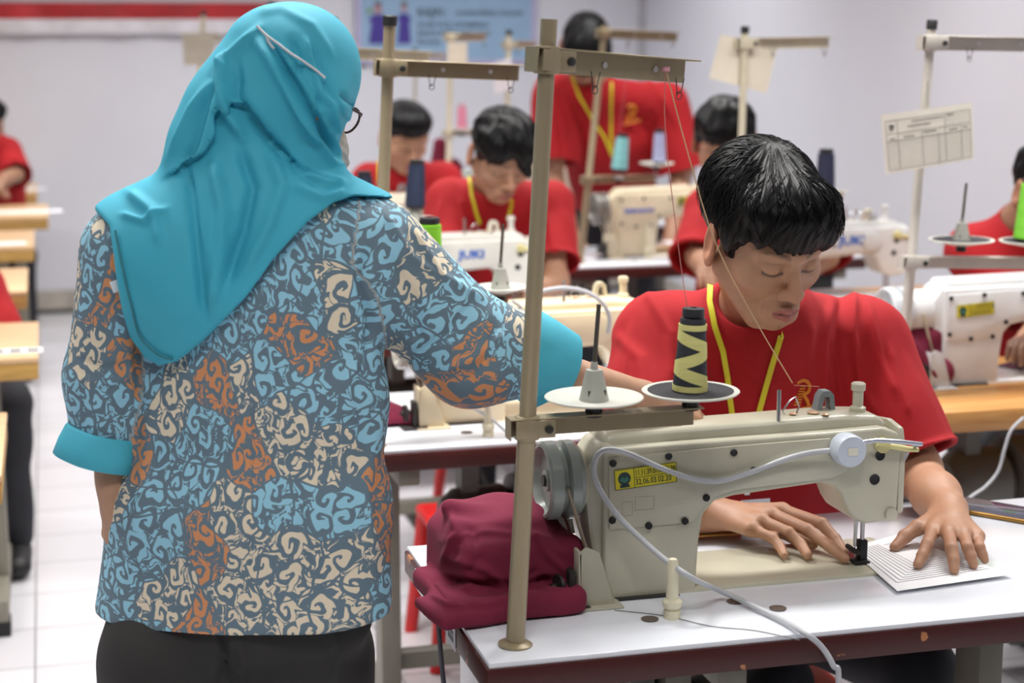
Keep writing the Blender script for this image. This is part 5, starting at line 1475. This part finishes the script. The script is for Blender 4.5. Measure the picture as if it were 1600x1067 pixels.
# face opening
fo = hc + hR @ A(0, -.105, -.050)
HJ.append(ell(fo, (.056, .070, .068), hR, k=.012, op='s'))
HJ.append(cap(hc + hR @ A(0, -.06, -.06), hc + hR @ A(0, -.16, -.08), .05, .06, k=.01, op='s'))
V, Q = surface(HJ, .0036, A(-.08, 2.12, 1.06), A(.70, 2.82, 1.72))
N = vnormals(V, Q)
V = V + N * (waves(V * A(1, 1, .6), 4.0, 8, 33) * .0018)[:, None]
hf = [  # (points, width px, height)
 ([(405, 42), (350, 95), (300, 170), (262, 250)], 7.6, 0.0087), ([(352, 90), (345, 130), (352, 170), (380, 215)], 10.2, 0.0174), ([(340, 100), (318, 160), (300, 225), (285, 255)], 10.2, -0.0130),
 ([(372, 100), (370, 150), (400, 190), (440, 235), (490, 285)], 10.2, -0.0116), ([(400, 60), (430, 110), (470, 180), (510, 240), (545, 285)], 9.3, 0.0130), ([(425, 70), (460, 130), (500, 200), (522, 255)], 6.0, -0.0130),
 ([(440, 80), (480, 140), (515, 205), (530, 250)], 5.1, 0.0087), ([(335, 250), (350, 330), (342, 420), (330, 480)], 13.6, 0.0159), ([(290, 260), (302, 330), (312, 420), (320, 500)], 10.2, -0.0116), ([(375, 230), (395, 290), (380, 360), (350, 450)], 11.9, -0.0145),
 ([(420, 240), (440, 290), (420, 350), (380, 430)], 11.9, 0.0116), ([(440, 235), (480, 270), (540, 292)], 7.6, 0.0145), ([(430, 225), (470, 262), (520, 285)], 5.1, -0.0145), ([(455, 290), (500, 310), (540, 300)], 6.8, 0.0087),
 ([(200, 300), (240, 330), (250, 380)], 10.2, 0.0087), ([(190, 335), (225, 345), (262, 325)], 6.8, 0.0072), ([(400, 20), (440, 14), (490, 40), (520, 90)], 8.5, 0.0043),
 ([(455, 60), (470, 95), (463, 120)], 6.8, -0.0087), ([(490, 70), (505, 120), (520, 175)], 6.0, -0.0058), ([(478, 60), (492, 110), (500, 150)], 5.1, 0.0058), ([(505, 145), (520, 165), (525, 195), (520, 205)], 6.0, 0.0116), ([(497, 150), (496, 175), (505, 205)], 4.2, -0.0101),
 ([(532, 145), (545, 160), (560, 172)], 5.1, -0.0072)]
V = folds(V, N, hf)
V = folds(V, vnormals(V, Q), [([(528, 160), (535, 180), (548, 196)], 30, .004, -1)])
scarf = mesh_obj('headscarf', V, Q, M_hij, wb)
# darker see-through hem band where the jacket pattern shows: a thin edge seam
pts = [march(HJ, x, y, lift=.003) for x, y in [(180, 360), (192, 420), (206, 480), (218, 525), (245, 553), (270, 562), (300, 553), (340, 520), (398, 456)]]
pts = [p - off for p in pts if p is not None]
if len(pts) > 3: MB().tube(smooth_path(pts, 4), .0016, 5).build('scarf_hem', mat('scarf_hem', (60, 130, 142), .8), scarf)
# mask straps over the scarf
pts = [march(HJ, x, y, lift=.0075) for x, y in [(402, 41), (416, 55), (434, 68), (452, 82), (474, 96), (494, 110), (508, 122)]]
pts = [p - off for p in pts if p is not None]
M_mask = mat('mask_grey', (196, 186, 176), .8)
M_strap = mat('mask_strap', (212, 210, 214), .7)
def wtube(pp, nm, r=.0018):
    if len(pp) > 2: MB().tube(smooth_path(pp, 4), r, 6).build(nm, M_strap, wb)
    else: LOG.append('strap miss')
wtube(pts, 'mask_strap')
pts = [march(HJ, x, y, lift=.0075) for x, y in [(416, 55), (420, 66), (428, 76)]]; wtube([p - off for p in pts if p is not None], 'mask_strap')
# the face mask
mk = xform([ell((0, -.060, -.062), (.066, .062, .058), k=.02), cap((0, -.10, -.02), (0, -.12, -.06), .012, .02, k=.03), Prim(lambda p: (p[:, 1] + .0) - .005, k=.01, op='i'), Prim(lambda p: p[:, 2] + .014 - .25 * np.clip(-.07 - p[:, 1], 0, 1), k=.01, op='i')], hc, hR, 1.0)
V, Q = surface(mk, .003, hc - .2, hc + .2); N = vnormals(V, Q)
L_ = (V - hc) @ hR
V = V + N * (.0012 * np.sin(L_[:, 2] * 420))[:, None]
mesh_obj('face_mask', V, Q, M_mask, wb)
# glasses
M_gl = mat('glasses_frame', (58, 36, 30), .3)
def hw(*l): return hc + hR @ A(*l) - off
gm = MB()
for s in (-1, 1):
    gm.tube([hw(s*(.031 + .024*math.cos(a)), -.100 + .004*abs(math.cos(a)), -.002 + .019*math.sin(a)) for a in np.linspace(0, 6.283, 22)], .0018, 6)
    gm.tube([hw(s*.055, -.097, .004), hw(s*.070, -.085, .003), hw(s*.080, -.02, .0)], .002, 6)
gm.tube([hw(-.008, -.100, .004), hw(0, -.103, .006), hw(.008, -.100, .004)], .0018, 6)
gm.build('glasses', M_gl, wb)
# ------------------------------------------------------------------ the other trainees
def seated(label, hp, Yh, yaw, pit, neckp, shp, Yb, elp, handp, style, s=1.0, h=.0042, skin=(.44, .24, .15), lany=None, logo=None, seatdir=(0, -1, 0), lat=(1, 0, 0), pelx=None, srs=(.075, .084), cut=.22, tw=(.175, .155), legs='seat', pelz=.5, roll=0, foldl=(), pely=.12, chy=.02):
    hd = PY(hp[0], hp[1], Yh); nk = PY(neckp[0], neckp[1], Yb - .06)
    sh = [PY(shp[0][0], shp[0][1], Yb), PY(shp[1][0], shp[1][1], Yb)]
    el_ = [PY(*q) for q in elp]; wr = [PY(*q) for q in handp]
    hs = []
    for i in (0, 1):
        d = nrm(wr[i] - el_[i]) + A(0, -.2, -.1); hs.append(auto_hand(wr[i], d, A(0, 0, 1), -1 if i == 0 else 1, 1.0, .5))
    cx = (sh[0] + sh[1]) / 2; ch = cx - A(0, 0, .17) + A(0, chy, 0); pl = A(cx[0] if pelx is None else pelx, cx[1] + pely, pelz)
    return person(label, hd, math.radians(yaw), math.radians(pit), math.radians(roll), nk, sh, el_, wr, hs, ch, pl, A(*lat), s=s, skin=skin, hstyle=style, h=h, hh=.0034,
                  lany=lany, logo=logo, seat=seatdir, srs=srs, cut=cut, tw=tw, legs=legs, foldl=foldl)
# man with wavy fringe behind the white machine
seated('young man with wavy fringe and yellow lanyard bent over the white machine left of centre', (782, 240), 5.02, 8, 34, (775, 292), ((705, 318), (858, 318)), 5.22,
       ((690, 440, 5.05), (868, 440, 5.05)), ((735, 462, 4.92), (820, 465, 4.92)), 'wavy', s=1.09, lany=[[(733, 276), (737, 305), (745, 335), (750, 350)], [(800, 312), (797, 330), (793, 345)]], foldl=[([(690, 310), (680, 360), (672, 400)], 7, .008), ([(850, 310), (862, 370), (870, 420)], 7, .008), ([(720, 310), (725, 350)], 6, .006)])
# short haired man at the far left
seated('young man with short black hair, his face half hidden behind the second stand pole', (632, 212), 6.42, 10, 26, (628, 262), ((578, 284), (692, 284)), 6.58,
       ((570, 360, 6.45), (700, 360, 6.45)), ((600, 380, 6.3), (665, 380, 6.3)), 'crop', s=1.06, h=.005, lany=[(592, 250), (592, 280), (596, 305)])
# man at the right behind the front man
seated('man with cropped hair looking down, mostly hidden behind the front man\'s head', (1133, 222), 5.02, -22, 30, (1170, 270), ((1110, 330), (1262, 320)), 5.25,
       ((1092, 400, 5.12), (1290, 400, 5.1)), ((1100, 415, 4.98), (1240, 440, 4.95)), 'short', s=1.12, skin=(.40, .21, .13), srs=(.085, .095), tw=(.2, .18))
# standing man leaning over the beige machine
hd = PY(914, 74, 6.48)
nk = PY(925, 130, 6.62); sh = [PY(868, 150, 6.70), PY(1040, 165, 6.66)]
el_ = [PY(862, 290, 6.62), PY(1066, 262, 6.62)]; wr = [PY(893, 370, 6.50), PY(1050, 372, 6.45)]
hs = [auto_hand(wr[0], A(.2, -.5, -.6), A(0, -.4, 1), -1, 1.05, .5), auto_hand(wr[1], A(-.3, -.5, -.5), A(0, -.4, 1), 1, 1.05, .5)]
person('standing man in red t-shirt with orange emblem leaning forward over the beige machine', hd, math.radians(-8), math.radians(66), 0, nk, sh, el_, wr, hs,
       PY(950, 215, 6.72), A(2.32, 6.95, .86), A(1, -.1, 0), s=1.12, skin=(.38, .20, .125), hstyle='down', h=.005, hh=.0036, legs='stand', seat=(0, -1, 0), cut=.27, tw=(.20, .18), td=(.125, .12),
       srs=(.095, .105), arm=(.055, .045, .034), lany=[[(893, 118), (905, 150), (925, 185), (945, 215), (957, 245)], [(956, 128), (955, 170), (955, 210), (956, 238)]], logo=shirt_text(986, 186, 19, 2.6),
       foldl=[([(880, 140), (900, 200), (905, 260)], 6, .01), ([(1000, 110), (1040, 160), (1060, 200)], 7, .01), ([(930, 230), (945, 290)], 6, .008), ([(870, 180), (880, 240), (875, 290)], 6, -.009), ([(1020, 190), (1015, 230)], 5, -.008)])
# man at the right edge
seated('man in red t-shirt cut by the right edge, his fist on the orange wood table', (1640, 300), 3.98, 8, 25, (1600, 350), ((1522, 392), (1700, 392)), 4.16,
       ((1640, 515, 3.98), (1745, 520, 4.0)), ((1606, 528, 3.84), (1700, 545, 3.8)), 'short', s=1.08, srs=(.078, .086), h=.0042, skin=(.36, .19, .12), pely=.1)
# people at the far left
seated('person in red t-shirt with arms on the rearmost desks at the left edge', (-22, 190), 8.9, 30, 20, (-20, 215), ((-45, 235), (10, 238)), 8.95,
       ((-52, 285, 8.85), (24, 272, 8.80)), ((-20, 290, 8.72), (2, 283, 8.62)), 'short', s=1.0, h=.007, lat=(1, 0, 0), skin=(.36, .19, .12), srs=(.07, .08), cut=.2)
seated('person in red t-shirt barely showing at the left edge between desks', (-60, 380), 5.42, 20, 20, (-58, 425), ((-100, 455), (-30, 452)), 5.52,
       ((-110, 520, 5.42), (-6, 520, 5.42)), ((-70, 520, 5.2), (-26, 512, 5.22)), 'short', s=1.0, h=.007, skin=(.36, .19, .12), srs=(.075, .085), cut=.2)

# ------------------------------------------------------------------ cloth bundles
def bundle(label, prims, h, m, fl=(), amp=.004, seed=3, base=None, name='cloth_bundle'):
    lo = np.array(base[0]); hi = np.array(base[1]); V, Q = surface(prims, h, lo, hi); N = vnormals(V, Q)
    V = V + N * (waves(V, 6, 8, seed) * amp)[:, None]
    if fl: V = folds(V, vnormals(V, Q), fl)
    o = bpy.data.objects.new(name, None)
    ob = mesh_obj(name, V - A(*base[2]), Q, m); ob.location = base[2]
    return tag(ob, label, 'cloth')
M_mar = mat('cloth_maroon', (116, 24, 54), .9, var=.04, bump=.2, bscale=700)
zt = .762
def floorcut(z): return Prim(lambda p: z - p[:, 2], k=.008, op='i')
q0 = lambda x, y, Y: PY(x, y, Y)
BM = [rbox(q0(786, 868, 2.46), (.098, .095, .050), .022, rotz(.12) @ roty(.05), k=.01), rbox(q0(770, 828, 2.48), (.078, .08, .030), .020, rotz(-.1) @ roty(.10), k=.02),
      ell(q0(800, 800, 2.48), (.070, .07, .022), k=.025), cap(q0(702, 792, 2.47), q0(760, 812, 2.47), .012, .02, k=.02),
      rbox(q0(778, 930, 2.42), (.110, .105, .030), .016, rotz(.05) @ roty(-.02), k=.006), rbox(q0(720, 950, 2.36), (.055, .06, .012), .010, rotz(.2), k=.012), floorcut(zt)]
bundle('folded maroon cloth heaped on the left end of the nearest table', BM, .0035, M_mar, [([(680, 903), (740, 912), (800, 922), (850, 905), (900, 912)], 6, -.014), ([(690, 845), (760, 832), (850, 842), (890, 870)], 9, .005), ([(700, 870), (760, 890), (800, 930)], 9, .007),
       ([(760, 905), (800, 915), (840, 890)], 6, -.008), ([(700, 795), (715, 830), (690, 880)], 7, .006), ([(672, 930), (700, 945), (760, 945), (830, 925)], 6, .006), ([(830, 830), (860, 870), (895, 900)], 8, .006), ([(735, 820), (750, 870), (730, 900)], 8, -.006), ([(670, 900), (690, 930), (740, 950)], 5, -.006)],
       base=((.44, 2.2, .74), (.97, 2.74, 1.08), (.70, 2.45, .762)), amp=.0022)
bundle('dark maroon cloth bundle lying left of the cream machine on the second table', [ecap(q0(600, 655, 3.62), q0(632, 660, 3.60), .05, .035, A(0, 0, 1), .04, .028, k=.02), floorcut(zt)], .006, M_mar,
       base=((.5, 3.4, .74), (.84, 3.8, .95), (.65, 3.6, .762)))
bundle('crumpled maroon cloth under the handwheel of the right white machine', [cap(q0(1400, 520, 3.74), q0(1450, 530, 3.70), .045, .04, k=.03), cap(q0(1430, 560, 3.70), q0(1455, 580, 3.68), .05, .05, k=.03), cap(q0(1395, 545, 3.76), q0(1420, 580, 3.72), .04, .05, k=.03), floorcut(zt)], .005, M_mar,
       [([(1400, 515), (1430, 560), (1450, 600)], 6, -.01), ([(1420, 520), (1445, 560), (1462, 590)], 5, .01), ([(1395, 540), (1415, 580)], 5, .01)], amp=.006,
       base=((1.75, 3.5, .74), (2.12, 3.95, 1.02), (1.98, 3.7, .762)))
bundle('small maroon cloth hanging from the far machine under the pink cone', [cap(q0(688, 225, 7.2), q0(690, 255, 7.2), .035, .045, k=.02), cap(q0(712, 255, 7.2), q0(716, 262, 7.2), .02, .025, k=.02)], .008, M_mar,
       base=((1.2, 7.0, .74), (1.75, 7.4, 1.25), (1.5, 7.2, .9)))
print('LOG', LOG)
